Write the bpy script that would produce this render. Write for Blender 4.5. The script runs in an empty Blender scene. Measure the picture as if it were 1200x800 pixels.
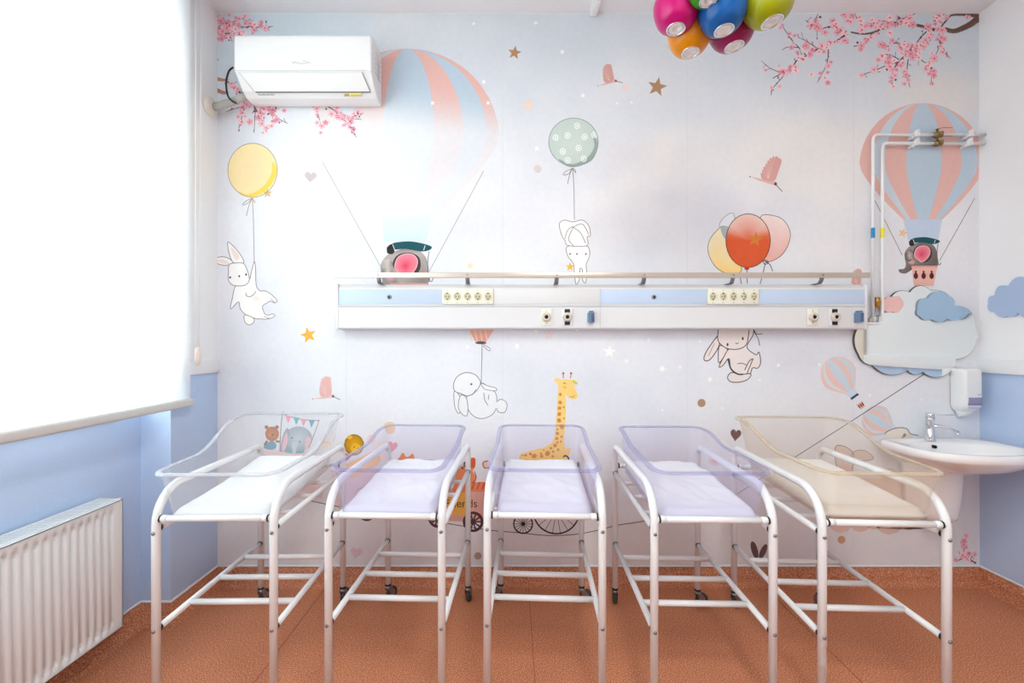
import bpy, bmesh, math, random
from mathutils import Vector, Matrix, noise
C = bpy.context.scene.collection
PI = math.pi
F = 519.0      # focal length in pixels of the 1200x800 frame
EYE = 1.48     # camera height
WALL = 2.70    # depth of the painted back wall
XL, XR, XREC = -1.795, 2.85, -1.953
CEIL = 3.482

# ------------------------------------------------------------------ materials
def lin(c):
    c = c / 255.0
    return c / 12.92 if c <= 0.04045 else ((c + 0.055) / 1.055) ** 2.4
def rgb(*c):
    return (lin(c[0]), lin(c[1]), lin(c[2]), 1.0)
def inp(b, name, v):
    if name in b.inputs: b.inputs[name].default_value = v
def mat(name, col, rough=0.5, metal=0.0, coat=0.0, bump=0.0, bscale=60.0, vary=0.0, vscale=8.0, spec=0.5):
    m = bpy.data.materials.new(name); m.use_nodes = True
    nt = m.node_tree; b = nt.nodes['Principled BSDF']
    inp(b, 'Base Color', rgb(*col)); inp(b, 'Roughness', rough); inp(b, 'Metallic', metal)
    inp(b, 'Coat Weight', coat); inp(b, 'Coat Roughness', 0.05); inp(b, 'Specular IOR Level', spec)
    tc = nt.nodes.new('ShaderNodeTexCoord')
    if vary > 0:
        n = nt.nodes.new('ShaderNodeTexNoise'); n.inputs['Scale'].default_value = vscale
        n.inputs['Detail'].default_value = 6
        nt.links.new(tc.outputs['Object'], n.inputs['Vector'])
        r = nt.nodes.new('ShaderNodeMapRange')
        r.inputs['To Min'].default_value = 1 - vary; r.inputs['To Max'].default_value = 1 + vary
        nt.links.new(n.outputs['Fac'], r.inputs['Value'])
        mx = nt.nodes.new('ShaderNodeMix'); mx.data_type = 'RGBA'; mx.blend_type = 'MULTIPLY'
        mx.inputs['Factor'].default_value = 1
        mx.inputs['A'].default_value = rgb(*col)
        nt.links.new(r.outputs['Result'], mx.inputs['B'])
        nt.links.new(mx.outputs['Result'], b.inputs['Base Color'])
    if bump > 0:
        n = nt.nodes.new('ShaderNodeTexNoise'); n.inputs['Scale'].default_value = bscale
        n.inputs['Detail'].default_value = 4
        nt.links.new(tc.outputs['Object'], n.inputs['Vector'])
        bp = nt.nodes.new('ShaderNodeBump'); bp.inputs['Strength'].default_value = bump
        bp.inputs['Distance'].default_value = 0.01
        nt.links.new(n.outputs['Fac'], bp.inputs['Height']); nt.links.new(bp.outputs['Normal'], b.inputs['Normal'])
    return m

M = {}
M['wall_white'] = mat('white wall paint', (240, 241, 243), 0.7, bump=0.12, bscale=90, vary=0.01)
M['ceiling'] = mat('ceiling paint', (236, 235, 238), 0.8, bump=0.05)
M['wall_blue'] = mat('blue wall paint', (186, 206, 236), 0.55, bump=0.12, bscale=90, vary=0.015)
M['trim_white'] = mat('white trim paint', (238, 238, 240), 0.4)
M['enamel'] = mat('white enamel tube', (232, 233, 235), 0.3, coat=0.3)
M['radiator'] = mat('radiator enamel', (228, 230, 232), 0.3)
M['plastic'] = mat('white plastic', (234, 235, 236), 0.32)
M['plastic_grey'] = mat('pale grey plastic', (205, 206, 210), 0.4)
M['panel_white'] = mat('panel white', (226, 226, 228), 0.4)
M['panel_blue'] = mat('panel blue', (196, 214, 238), 0.45)
M['cream'] = mat('cream plastic', (240, 238, 222), 0.4)
M['cream_dark'] = mat('cream socket well', (214, 208, 176), 0.5)
M['brass'] = mat('worn brass', (150, 130, 88), 0.35, metal=0.9)
M['bronze_rail'] = mat('brushed aluminium rail', (205, 192, 180), 0.34, metal=0.85)
M['chrome'] = mat('chrome', (225, 228, 232), 0.08, metal=1.0)
M['steel'] = mat('zinc steel', (150, 152, 155), 0.3, metal=0.9)
M['black'] = mat('black plastic', (22, 22, 24), 0.45)
M['rubber'] = mat('grey rubber tyre', (62, 62, 64), 0.7)
M['dark'] = mat('dark hole', (12, 12, 12), 0.8)
M['blue_plug'] = mat('blue grey plastic', (104, 132, 166), 0.4)
M['blue_sticker'] = mat('blue sticker', (22, 130, 190), 0.5)
M['yellow_sticker'] = mat('yellow sticker', (238, 222, 40), 0.5)
M['ceramic'] = mat('glazed ceramic', (243, 241, 242), 0.12, coat=0.6)
M['blind'] = None
M['bar'] = mat('blind bottom bar', (208, 207, 203), 0.5)
M['cord'] = mat('white cord', (244, 240, 238), 0.5)
M['grey_pipe'] = mat('grey foam pipe', (176, 178, 172), 0.7, bump=0.2)
M['flange'] = mat('cream flange', (226, 218, 206), 0.5)
M['mirror'] = mat('mirror silver', (236, 240, 240), 0.015, metal=1.0)
M['mirror_edge'] = mat('mirror edge', (70, 76, 74), 0.3)
M['foam_pink'] = mat('pink foam board', (236, 190, 184), 0.6)
M['foam_blue'] = mat('blue foam board', (160, 192, 220), 0.6)
M['foam_edge'] = mat('board edge grey', (160, 174, 196), 0.6)
M['foam_blue_light'] = mat('light blue foam board', (172, 194, 226), 0.6)
M['lilac_window'] = mat('smoky lilac window', (150, 146, 178), 0.2)
M['lilac_pale'] = mat('pale lilac plastic', (204, 206, 228), 0.3)
M['grey_print'] = mat('grey print', (150, 150, 152), 0.6)
M['dark_print'] = mat('dark print', (60, 58, 60), 0.6)
M['yellow_print'] = mat('yellow print', (238, 220, 120), 0.6)
M['door'] = mat('beige door', (226, 214, 200), 0.45)
M['sheet_white'] = mat('white sheet', (230, 231, 233), 0.85, bump=0.15, bscale=300)
M['sheet_lilac'] = mat('lilac white sheet', (228, 227, 234), 0.85, bump=0.15, bscale=300)
M['sheet_cream'] = mat('cream mattress', (232, 226, 220), 0.8, bump=0.15, bscale=300)
def glossy(name, c): return mat(name, [x * .86 for x in c], 0.3, coat=0.45, spec=0.15)
M['magenta'] = glossy('magenta gloss', (214, 0, 120)); M['orange'] = glossy('orange gloss', (250, 158, 6))
M['blue'] = glossy('blue gloss', (0, 96, 178)); M['purple'] = glossy('purple gloss', (172, 16, 100))
M['olive'] = glossy('olive gloss', (176, 182, 12)); M['green'] = glossy('green gloss', (46, 176, 36))
M['red'] = glossy('red gloss', (214, 26, 30))
M['lamp_glass'] = mat('frosted lamp lens', (232, 232, 230), 0.25, metal=0.1, coat=.5)

def clear_plastic(name, tint, base=0.05, edge=0.75, ecol=None):
    m = bpy.data.materials.new(name); m.use_nodes = True; nt = m.node_tree
    nt.nodes.remove(nt.nodes['Principled BSDF']); out = nt.nodes['Material Output']
    t = nt.nodes.new('ShaderNodeBsdfTransparent'); t.inputs['Color'].default_value = rgb(*tint)
    g = nt.nodes.new('ShaderNodeBsdfPrincipled'); inp(g, 'Base Color', rgb(*(ecol or tint)))
    inp(g, 'Roughness', 0.08)
    lw = nt.nodes.new('ShaderNodeLayerWeight'); lw.inputs['Blend'].default_value = 0.25
    r = nt.nodes.new('ShaderNodeMapRange')
    r.inputs['To Min'].default_value = base; r.inputs['To Max'].default_value = edge
    nt.links.new(lw.outputs['Facing'], r.inputs['Value'])
    mx = nt.nodes.new('ShaderNodeMixShader')
    nt.links.new(r.outputs['Result'], mx.inputs[0]); nt.links.new(t.outputs[0], mx.inputs[1])
    nt.links.new(g.outputs[0], mx.inputs[2]); nt.links.new(mx.outputs[0], out.inputs['Surface'])
    return m
M['clear_lilac'] = clear_plastic('clear lilac plastic', (251, 250, 254), 0.02, 0.32, (220, 219, 234))
M['clear_white'] = clear_plastic('clear plastic', (253, 253, 253), 0.03, 0.35, (246, 246, 248))
M['clear_cream'] = clear_plastic('clear yellowed plastic', (253, 251, 249), 0.035, 0.4, (236, 226, 214))
M['rim_lilac'] = clear_plastic('lilac plastic lip', (245, 244, 251), 0.05, 0.6, (176, 176, 208))
M['rim_white'] = clear_plastic('clear plastic lip', (248, 248, 250), 0.22, 0.75, (222, 224, 230))
M['rim_cream'] = clear_plastic('yellowed plastic lip', (249, 245, 238), 0.22, 0.7, (228, 214, 194))
M['glass'] = clear_plastic('window glass', (248, 250, 250), 0.04, 0.6)

def floor_mat():
    m = mat('speckled terracotta vinyl', (184, 112, 82), 0.58, spec=0.3)
    nt = m.node_tree; b = nt.nodes['Principled BSDF']; tc = nt.nodes.new('ShaderNodeTexCoord')
    n1 = nt.nodes.new('ShaderNodeTexNoise'); n1.inputs['Scale'].default_value = 205; n1.inputs['Detail'].default_value = 4
    n2 = nt.nodes.new('ShaderNodeTexNoise'); n2.inputs['Scale'].default_value = 2.2; n2.inputs['Detail'].default_value = 3
    nt.links.new(tc.outputs['Object'], n1.inputs['Vector']); nt.links.new(tc.outputs['Object'], n2.inputs['Vector'])
    cr = nt.nodes.new('ShaderNodeValToRGB'); e = cr.color_ramp.elements
    e[0].position = 0.36; e[0].color = rgb(158, 88, 56)
    e[1].position = 0.66; e[1].color = rgb(226, 186, 162)
    k = e.new(0.47); k.color = rgb(192, 116, 78)
    k = e.new(0.56); k.color = rgb(203, 131, 94)
    nt.links.new(n1.outputs['Fac'], cr.inputs['Fac'])
    r = nt.nodes.new('ShaderNodeMapRange'); r.inputs['To Min'].default_value = 0.86; r.inputs['To Max'].default_value = 1.12
    nt.links.new(n2.outputs['Fac'], r.inputs['Value'])
    mx = nt.nodes.new('ShaderNodeMix'); mx.data_type = 'RGBA'; mx.blend_type = 'MULTIPLY'; mx.inputs['Factor'].default_value = 1
    nt.links.new(cr.outputs['Color'], mx.inputs['A']); nt.links.new(r.outputs['Result'], mx.inputs['B'])
    nt.links.new(mx.outputs['Result'], b.inputs['Base Color'])
    return m
M['floor'] = floor_mat()
M['seam'] = mat('floor weld seam', (150, 80, 50), 0.5)

def blind_mat():
    m = bpy.data.materials.new('woven blind fabric'); m.use_nodes = True; nt = m.node_tree
    nt.nodes.remove(nt.nodes['Principled BSDF']); out = nt.nodes['Material Output']
    d = nt.nodes.new('ShaderNodeBsdfDiffuse'); t = nt.nodes.new('ShaderNodeBsdfTranslucent')
    tc = nt.nodes.new('ShaderNodeTexCoord'); mp = nt.nodes.new('ShaderNodeMapping')
    mp.inputs['Scale'].default_value = (1, 4, 160)
    n = nt.nodes.new('ShaderNodeTexNoise'); n.inputs['Scale'].default_value = 3; n.inputs['Detail'].default_value = 4
    nt.links.new(tc.outputs['Object'], mp.inputs['Vector']); nt.links.new(mp.outputs[0], n.inputs['Vector'])
    cr = nt.nodes.new('ShaderNodeValToRGB')
    cr.color_ramp.elements[0].color = rgb(232, 232, 236); cr.color_ramp.elements[1].color = rgb(250, 250, 250)
    nt.links.new(n.outputs['Fac'], cr.inputs['Fac'])
    nt.links.new(cr.outputs['Color'], d.inputs['Color']); nt.links.new(cr.outputs['Color'], t.inputs['Color'])
    mx = nt.nodes.new('ShaderNodeMixShader'); mx.inputs[0].default_value = 0.5
    nt.links.new(d.outputs[0], mx.inputs[1]); nt.links.new(t.outputs[0], mx.inputs[2])
    nt.links.new(mx.outputs[0], out.inputs['Surface'])
    return m
M['blind'] = blind_mat()

def mural_mat():
    m = bpy.data.materials.new('painted wallpaper'); m.use_nodes = True; nt = m.node_tree
    b = nt.nodes['Principled BSDF']; inp(b, 'Roughness', 0.6); inp(b, 'Specular IOR Level', 0.25)
    a = nt.nodes.new('ShaderNodeVertexColor'); a.layer_name = 'paint'
    tc = nt.nodes.new('ShaderNodeTexCoord')
    n = nt.nodes.new('ShaderNodeTexNoise'); n.inputs['Scale'].default_value = 30; n.inputs['Detail'].default_value = 5
    nt.links.new(tc.outputs['Object'], n.inputs['Vector'])
    r = nt.nodes.new('ShaderNodeMapRange'); r.inputs['To Min'].default_value = 0.955; r.inputs['To Max'].default_value = 1.045
    nt.links.new(n.outputs['Fac'], r.inputs['Value'])
    mx = nt.nodes.new('ShaderNodeMix'); mx.data_type = 'RGBA'; mx.blend_type = 'MULTIPLY'; mx.inputs['Factor'].default_value = 1
    nt.links.new(a.outputs['Color'], mx.inputs['A']); nt.links.new(r.outputs['Result'], mx.inputs['B'])
    nt.links.new(mx.outputs['Result'], b.inputs['Base Color'])
    n3 = nt.nodes.new('ShaderNodeTexNoise'); n3.inputs['Scale'].default_value = 260
    nt.links.new(tc.outputs['Object'], n3.inputs['Vector'])
    bp = nt.nodes.new('ShaderNodeBump'); bp.inputs['Strength'].default_value = 0.12; bp.inputs['Distance'].default_value = 0.005
    nt.links.new(n3.outputs['Fac'], bp.inputs['Height']); nt.links.new(bp.outputs['Normal'], b.inputs['Normal'])
    return m
M['mural'] = mural_mat()

# ------------------------------------------------------------------ object helpers
def tag(o, label=None, cat=None, group=None, kind=None):
    if label: o['label'] = label
    if cat: o['category'] = cat
    if group: o['group'] = group
    if kind: o['kind'] = kind
    return o
def empty(name, loc=(0, 0, 0), rz=0.0):
    o = bpy.data.objects.new(name, None); C.objects.link(o); o.location = loc; o.rotation_euler = (0, 0, rz)
    o.empty_display_size = 0.1
    return o
def W(px, py, D=WALL):
    """picture direction at depth D -> room position"""
    return Vector(((px - 600) * D / F, D, EYE - (py - 400) * D / F))
def cr(pts, n=6, closed=False):
    """smooth curve through points"""
    P = [Vector(p) for p in pts]; out = []; N = len(P)
    rng = range(N) if closed else range(N - 1)
    for i in rng:
        if closed: a, b, c, d = P[(i - 1) % N], P[i], P[(i + 1) % N], P[(i + 2) % N]
        else: a, b, c, d = P[max(i - 1, 0)], P[i], P[i + 1], P[min(i + 2, N - 1)]
        for k in range(n):
            t = k / n
            out.append(0.5 * ((2 * b) + (c - a) * t + (2 * a - 5 * b + 4 * c - d) * t * t + (3 * b - a - 3 * c + d) * t ** 3))
    if not closed: out.append(P[-1])
    return out
class MB:
    def __init__(s): s.bm = bmesh.new(); s.slot = 0; s.mats = []
    def use(s, m):
        if m not in s.mats: s.mats.append(m)
        s.slot = s.mats.index(m); return s
    def face(s, vs, smooth=False):
        try: f = s.bm.faces.new(vs)
        except ValueError: return None
        f.smooth = smooth; f.material_index = s.slot; return f
    def box(s, lo, hi, bev=0.0, seg=2):
        t = bmesh.new(); bmesh.ops.create_cube(t, size=1)
        for v in t.verts:
            v.co = Vector([(lo[i] + hi[i]) / 2 + v.co[i] * (hi[i] - lo[i]) for i in range(3)])
        if bev > 0:
            bmesh.ops.bevel(t, geom=list(t.edges), offset=bev, segments=seg, affect='EDGES', profile=0.5)
        s.merge(t, bev > 0); return s
    def merge(s, t, smooth=False):
        mp = {v: s.bm.verts.new(v.co) for v in t.verts}
        for f in t.faces: s.face([mp[v] for v in f.verts], smooth)
        t.free()
    def rings(s, rs, closed=True, cap=True, smooth=True):
        V = [[s.bm.verts.new(p) for p in r] for r in rs]
        n = len(V[0])
        for a, b in zip(V, V[1:]):
            for i in range(n if closed else n - 1):
                j = (i + 1) % n
                s.face([a[i], a[j], b[j], b[i]], smooth)
        if cap and closed:
            s.face(list(reversed(V[0])), False); s.face(V[-1], False)
        return s
    def tube(s, pts, r, n=12, cap=True, flat=None):
        P = [Vector(p) for p in pts]; rs = []; up = None
        for i, p in enumerate(P):
            d = (P[min(i + 1, len(P) - 1)] - P[max(i - 1, 0)]).normalized()
            if up is None:
                up = Vector((0, 0, 1)) if abs(d.z) < 0.9 else Vector((1, 0, 0))
            up = (up - d * up.dot(d))
            if up.length < 1e-4: up = Vector((0, 1, 0)) - d * d.y
            up.normalize(); side = d.cross(up)
            rr = r[i] if isinstance(r, (list, tuple)) else r
            ru, rv = (rr, rr) if flat is None else (rr, rr * flat)
            rs.append([p + side * math.cos(a) * ru + up * math.sin(a) * rv for a in [2 * PI * k / n for k in range(n)]])
        return s.rings(rs, True, cap)
    def lathe(s, prof, origin=(0, 0, 0), n=32, axis='Z', mtx=None):
        rs = []; o = Vector(origin)
        for r, h in prof:
            ring = []
            for k in range(n):
                a = 2 * PI * k / n; x, y = r * math.cos(a), r * math.sin(a)
                v = {'Z': Vector((x, y, h)), 'Y': Vector((x, h, -y)), 'X': Vector((h, x, y))}[axis]
                if mtx is not None: v = mtx @ v
                ring.append(o + v)
            rs.append(ring)
        return s.rings(rs, True, True)
    def prism(s, pts, y0, y1):
        """outline in x,z extruded along y"""
        a = [s.bm.verts.new((p[0], y0, p[1])) for p in pts]; b = [s.bm.verts.new((p[0], y1, p[1])) for p in pts]
        s.face(a); s.face(list(reversed(b)))
        for i in range(len(pts)):
            j = (i + 1) % len(pts); s.face([a[j], a[i], b[i], b[j]])
        return s
    def prismx(s, pts, x0, x1):
        a = [s.bm.verts.new((x0, p[0], p[1])) for p in pts]; b = [s.bm.verts.new((x1, p[0], p[1])) for p in pts]
        s.face(a); s.face(list(reversed(b)))
        for i in range(len(pts)):
            j = (i + 1) % len(pts); s.face([a[j], a[i], b[i], b[j]])
        return s
    def build(s, name, m=None, parent=None, normals=True):
        if normals: bmesh.ops.recalc_face_normals(s.bm, faces=s.bm.faces)
        me = bpy.data.meshes.new(name); s.bm.to_mesh(me); s.bm.free()
        if m is not None: me.materials.append(m)
        else:
            for x in s.mats: me.materials.append(x)
        o = bpy.data.objects.new(name, me); C.objects.link(o)
        if parent is not None: o.parent = parent
        return o
def bevel(o, w=0.002, seg=2):
    b = o.modifiers.new('bevel', 'BEVEL'); b.width = w; b.segments = seg; b.limit_method = 'ANGLE'; b.angle_limit = math.radians(40)
    return o
def struct(o): return tag(o, kind='structure')
def setpar(o, parent):
    """parent keeping the world place (parents have no scale)"""
    o.parent = parent
    loc = Matrix.Translation(parent.location) @ Matrix.Rotation(parent.rotation_euler.z, 4, 'Z')
    o.matrix_parent_inverse = loc.inverted(); return o
def text_mesh(body, size, m, place, name, parent=None, italic=0.0, ext=0.0003):
    """flat lettering facing the camera side (-Y); place = lower left corner"""
    cu = bpy.data.curves.new(name, 'FONT'); cu.body = body; cu.size = size; cu.extrude = ext; cu.shear = italic
    t = bpy.data.objects.new('tmp', cu); C.objects.link(t)
    dg = bpy.context.evaluated_depsgraph_get(); me = bpy.data.meshes.new_from_object(t.evaluated_get(dg))
    bpy.data.objects.remove(t)
    me.transform(Matrix.Rotation(PI / 2, 4, 'X')); me.transform(Matrix.Translation(place))
    return me

# ------------------------------------------------------------------ room shell
YB = -2.3   # wall behind the camera
# floor
fl = MB(); fl.box((-2.2, YB - .1, -0.1), (XR + .1, WALL + .1, 0)); struct(fl.build('floor', M['floor']))
for i, (xa, ya, xb, yb) in enumerate([(0.10, WALL - .02, 0.115, YB), (-1.12, WALL - .02, -1.12, YB), (1.52, WALL - .02, 1.52, YB)]):
    s = MB(); s.box((xa - .0018, YB + .02, 0.0), (xa + .0018, WALL - .03, 0.0008)); struct(s.build('trim_%d' % (i + 5), M['seam']))
ce = MB(); ce.box((-2.2, YB - .1, CEIL), (XR + .1, WALL + .1, CEIL + .1)); struct(ce.build('ceiling', M['ceiling']))
w = MB(); w.box((-2.2, WALL, 0), (XR + .1, WALL + .1, CEIL)); struct(w.build('wall_back', M['wall_white']))
w = MB(); w.box((-2.2, YB - .1, 0), (XR + .1, YB, CEIL)); struct(w.build('wall_front', M['wall_white']))
# right wall, white above and blue below the rail
ZT0, ZT1 = 1.293, 1.372
def two_tone(name, boxes):
    w = MB()
    for lo, hi in boxes:
        if lo[2] < ZT0:
            w.use(M['wall_blue']).box(lo, (hi[0], hi[1], min(ZT0, hi[2])))
        if hi[2] > ZT0:
            w.use(M['wall_white']).box((lo[0], lo[1], max(ZT0, lo[2])), hi)
    return struct(w.build(name))
two_tone('wall_right', [((XR, YB, 0), (XR + .1, 0.78, CEIL)), ((XR, 1.72, 0), (XR + .1, WALL, CEIL)), ((XR, 0.78, 2.1), (XR + .1, 1.72, CEIL))])
# left wall: pier, recess with window openings
two_tone('wall_left', [((-2.2, 2.33, 0), (XL, WALL, CEIL)),
                       ((-2.2, -1.0, 0), (XREC, 2.33, 1.10)), ((-2.2, -1.0, 3.25), (XREC, 2.33, CEIL)),
                       ((-2.2, 2.20, 1.10), (XREC, 2.33, 3.25)), ((-2.2, -1.0, 1.10), (XREC, -0.85, 3.25)),
                       ((-2.2, YB, 0), (XL, -1.0, CEIL))])
tr = MB(); tr.box((XL - .005, 2.33 - .012, ZT0), (XL + .014, WALL, ZT1), .003); struct(tr.build('trim_1', M['trim_white']))
tr = MB(); tr.box((XR - .022, 1.80, ZT0), (XR, WALL, ZT1), .003); tr.box((XR - .022, YB, ZT0), (XR, 0.70, ZT1), .003)
struct(tr.build('trim_2', M['trim_white']))
tr = MB(); tr.box((XR - .02, 0.70, 0), (XR + .02, 0.78, 2.18), .003); tr.box((XR - .02, 1.72, 0), (XR + .02, 1.80, 2.18), .003)
tr.box((XR - .02, 0.78, 2.1), (XR + .02, 1.72, 2.18), .003); struct(tr.build('trim_3', M['door']))
d = MB(); d.box((XR + .01, 0.785, 0.01), (XR + .05, 1.715, 2.095), .003)
d.box((XR + .004, 0.9, 0.2), (XR + .012, 1.6, 0.95), .003); d.box((XR + .004, 0.9, 1.1), (XR + .012, 1.6, 1.95), .003)
do = struct(d.build('door_1', M['door']))
h = MB(); h.tube([(XR + .01, 0.86, 1.0), (XR - .05, 0.86, 1.0), (XR - .05, 0.98, 1.0)], .009); h.build('door_handle', M['steel'], do)
# windows in the recess (frame, mullions, glass, sill)
def window(n, y0, y1):
    f = MB(); x0, x1 = -2.14, -2.07
    for (a, b) in (((y0, 1.10), (y1, 1.17)), ((y0, 3.18), (y1, 3.25)), ((y0, 1.17), (y0 + .07, 3.18)), ((y1 - .07, 1.17), (y1, 3.18)),
                   ((y0, 2.42), (y1, 2.49))):
        f.box((x0, a[0], a[1]), (x1, b[0], b[1]), .004)
    k = 3
    for i in range(1, k):
        yy = y0 + (y1 - y0) * i / k; f.box((x0, yy - .035, 1.17), (x1, yy + .035, 3.18), .004)
    fo = struct(f.build('window_%d' % n, M['trim_white']))
    g = MB(); g.box((-2.108, y0 + .06, 1.16), (-2.102, y1 - .06, 3.19)); g.build('pane', M['glass'], fo)
    s = MB(); s.box((-2.07, y0 + .003, 1.10), (XREC + .025, y1 - .003, 1.125), .004); s.build('sill', M['trim_white'], fo)
window(1, -0.85, 2.20)
# coved vinyl skirting with a pale capping bead
def cove(path, name, hgt=0.110):
    """path: list of (x,y, nx,ny) wall points with inward normals, as one strip"""
    m = MB(); m.use(M['floor'])
    prof = [(0.0, hgt), (0.004, hgt), (0.004, 0.045), (0.008, 0.027), (0.018, 0.012), (0.034, 0.004), (0.055, 0.0008)]
    rs = []
    for (x, y, nx, ny) in path:
        rs.append([(x + nx * d, y + ny * d, z) for d, z in prof])
    m.rings(rs, closed=False, cap=False)
    m.use(M['trim_white'])
    rs = []
    for (x, y, nx, ny) in path:
        rs.append([(x + nx * d, y + ny * d, z) for d, z in [(0, hgt), (0, hgt + .010), (.006, hgt + .008), (.007, hgt), (.004, hgt - .002)]])
    m.rings(rs, closed=False, cap=False)
    return struct(m.build(name))
cove([(XL, WALL, 1, -1), (XR, WALL, -1, -1)], 'baseboard_back')
cove([(XR, WALL, -1, -1), (XR, 1.80, -1, 0)], 'baseboard_right')
cove([(XREC, -1.0, 1, 0), (XREC, 2.33, 1, -1), (XL, 2.33, 1, -1), (XL, WALL, 1, -1)], 'baseboard_left')
cove([(XR, YB, -1, 1), (XL, YB, 1, 1)], 'baseboard_front')
# ceiling trunking
t = MB(); t.box((0.478, -0.6, CEIL - .020), (0.512, WALL - .002, CEIL), .003); t.box((0.472, WALL - .12, CEIL - .026), (0.518, WALL - .002, CEIL), .004)
o = t.build('cable_trunking', M['trim_white']); tag(o, 'narrow white cable trunking running along the ceiling to the mural wall', 'cable trunking')

# ------------------------------------------------------------------ wall mural (one sheet of printed wallpaper)
rnd = random.Random(7)
mu = bmesh.new(); plc = mu.loops.layers.float_color.new('paint')
S = WALL / F
YM = WALL - 0.0012
def lerp3(a, b, t): return tuple(a[i] + (b[i] - a[i]) * t for i in range(3))
def ss(a, b, x):
    t = max(0.0, min(1.0, (x - a) / (b - a))); return t * t * (3 - 2 * t)
CL = [(430, 190, 190, 110, (240, 241, 243), .9), (300, 250, 90, 130, (238, 243, 248), .7), (760, 190, 90, 50, (244, 238, 232), .6),
      (930, 190, 150, 70, (240, 234, 228), .7), (1100, 110, 70, 35, (240, 232, 222), .75), (720, 260, 110, 60, (242, 240, 240), .5),
      (980, 290, 90, 50, (236, 232, 230), .5), (600, 320, 90, 40, (236, 240, 246), .5), (350, 600, 120, 80, (240, 236, 238), .5),
      (700, 640, 200, 60, (232, 224, 220), .5), (560, 480, 120, 80, (238, 240, 242), .4)]
def bg(px, py):
    c = lerp3((214, 222, 230), (229, 231, 238), ss(30, 260, py))
    c = lerp3(c, (226, 225, 228), ss(520, 660, py))
    for cx, cy, rx, ry, col, k in CL:
        d = math.hypot((px - cx) / rx, (py - cy) / ry)
        n = noise.noise(Vector((px * .012, py * .016, 3.1))) * .5
        c = lerp3(c, col, k * ss(1.25 + n, 0.1, d))
    n = noise.noise(Vector((px * .009, py * .014, 9.7))) + .5 * noise.noise(Vector((px * .03, py * .03, 1.7)))
    c = lerp3(c, (206, 210, 222) if n > 0 else (244, 242, 240), min(.45, abs(n) * .45))
    if py < 110: c = lerp3(c, (200, 214, 222), ss(110, 20, py) * ss(900, 1150, px) * .6)
    if py < 130: c = lerp3(c, (205, 222, 230), ss(130, 20, py) * ss(480, 260, px) * .6)
    return c
def MV(px, py, layer):
    return ((px - 600) * S, YM - layer * 0.00016, EYE - (py - 400) * S)
def mface(pts, cols, layer):
    vs = [mu.verts.new(MV(p[0], p[1], layer)) for p in pts]
    try: f = mu.faces.new(vs)
    except ValueError: return
    if f.calc_area() > 0: 
        f.normal_update()
        if f.normal.y > 0: f.normal_flip()
    cd = {v: c for v, c in zip(vs, cols)}
    for l in f.loops:
        c = cd[l.vert]; l[plc] = (lin(c[0]), lin(c[1]), lin(c[2]), 1)
def clip(pts):
    """keep the drawing on the sheet"""
    return [(max(252.5, min(1147, p[0])), max(16, min(662.6, p[1]))) for p in pts]
SEQ = [0]
def nxt(layer):
    SEQ[0] += 1; return layer + (SEQ[0] % 28) * .03
def poly(pts, col, layer, own=True):
    pts = clip(pts)
    if own: layer = nxt(layer)
    cs = [col(p[0], p[1]) if callable(col) else col for p in pts]
    mface(pts, cs, layer)
def blob(cx, cy, rx, ry, col, layer, rot=0.0, n=28, rim=None):
    """ellipse as a fan so a gradient can live in it; rim = colour at its edge"""
    R = []
    for k in range(n):
        a = 2 * PI * k / n; x, y = rx * math.cos(a), ry * math.sin(a)
        R.append((cx + x * math.cos(rot) - y * math.sin(rot), cy + x * math.sin(rot) + y * math.cos(rot)))
    if rim is None: poly(R, col, layer); return R
    layer = nxt(layer)
    for k in range(n):
        p, q = R[k], R[(k + 1) % n]; c1 = rim(*p) if callable(rim) else rim; c2 = rim(*q) if callable(rim) else rim
        mface(clip([(cx, cy), p, q]), [col, c1, c2], layer)
    return R
def stroke(pts, wd, col, layer, smooth=True, taper=False):
    P = [Vector(p) for p in pts]
    if smooth and len(P) > 2: P = cr([(p.x, p.y, 0) for p in P], 5)
    P = [Vector((p[0], p[1])) for p in P]; L, Rr = [], []
    for i, p in enumerate(P):
        d = P[min(i + 1, len(P) - 1)] - P[max(i - 1, 0)]
        if d.length < 1e-6: d = Vector((1, 0))
        d.normalize(); nn = Vector((-d.y, d.x)); k = wd / 2
        if i == 0: layer = nxt(layer)
        if taper: k *= 0.45 + 0.55 * math.sin(PI * min(1, max(0, i / (len(P) - 1))))
        L.append(p + nn * k); Rr.append(p - nn * k)
    for i in range(len(P) - 1):
        q = [L[i], L[i + 1], Rr[i + 1], Rr[i]]
        poly([(v.x, v.y) for v in q], col, layer, False)
def sm(pts, n=5): return [(p.x, p.y) for p in cr([(a[0], a[1], 0) for a in pts], n, True)]
def T(x0, y0, s): return lambda pts: [(x0 + a / s, y0 + b / s) for a, b in pts]
def drawn(pts, fill, line, lw, layer, closed=True):
    if fill is not None: poly(sm(pts), fill, layer)
    q = sm(pts)
    if line is not None: stroke(q + [q[0]], lw, line, layer + 1, smooth=False)
def star(cx, cy, r, col, layer, rot=0.0, k=.42):
    pts = []
    for i in range(10):
        a = -PI / 2 + rot + i * PI / 5; q = r if i % 2 == 0 else r * k
        pts.append((cx + q * math.cos(a), cy + q * math.sin(a)))
    poly(pts, col, layer)
def heart(cx, cy, s, col, layer, rot=0.0, sx=1.0):
    pts = []
    for i in range(24):
        t = 2 * PI * i / 24
        x = 16 * math.sin(t) ** 3 / 16 * s * sx; y = -(13 * math.cos(t) - 5 * math.cos(2 * t) - 2 * math.cos(3 * t) - math.cos(4 * t)) / 16 * s
        pts.append((cx + x * math.cos(rot) - y * math.sin(rot), cy + x * math.sin(rot) + y * math.cos(rot)))
    poly(pts, col, layer)

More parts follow.
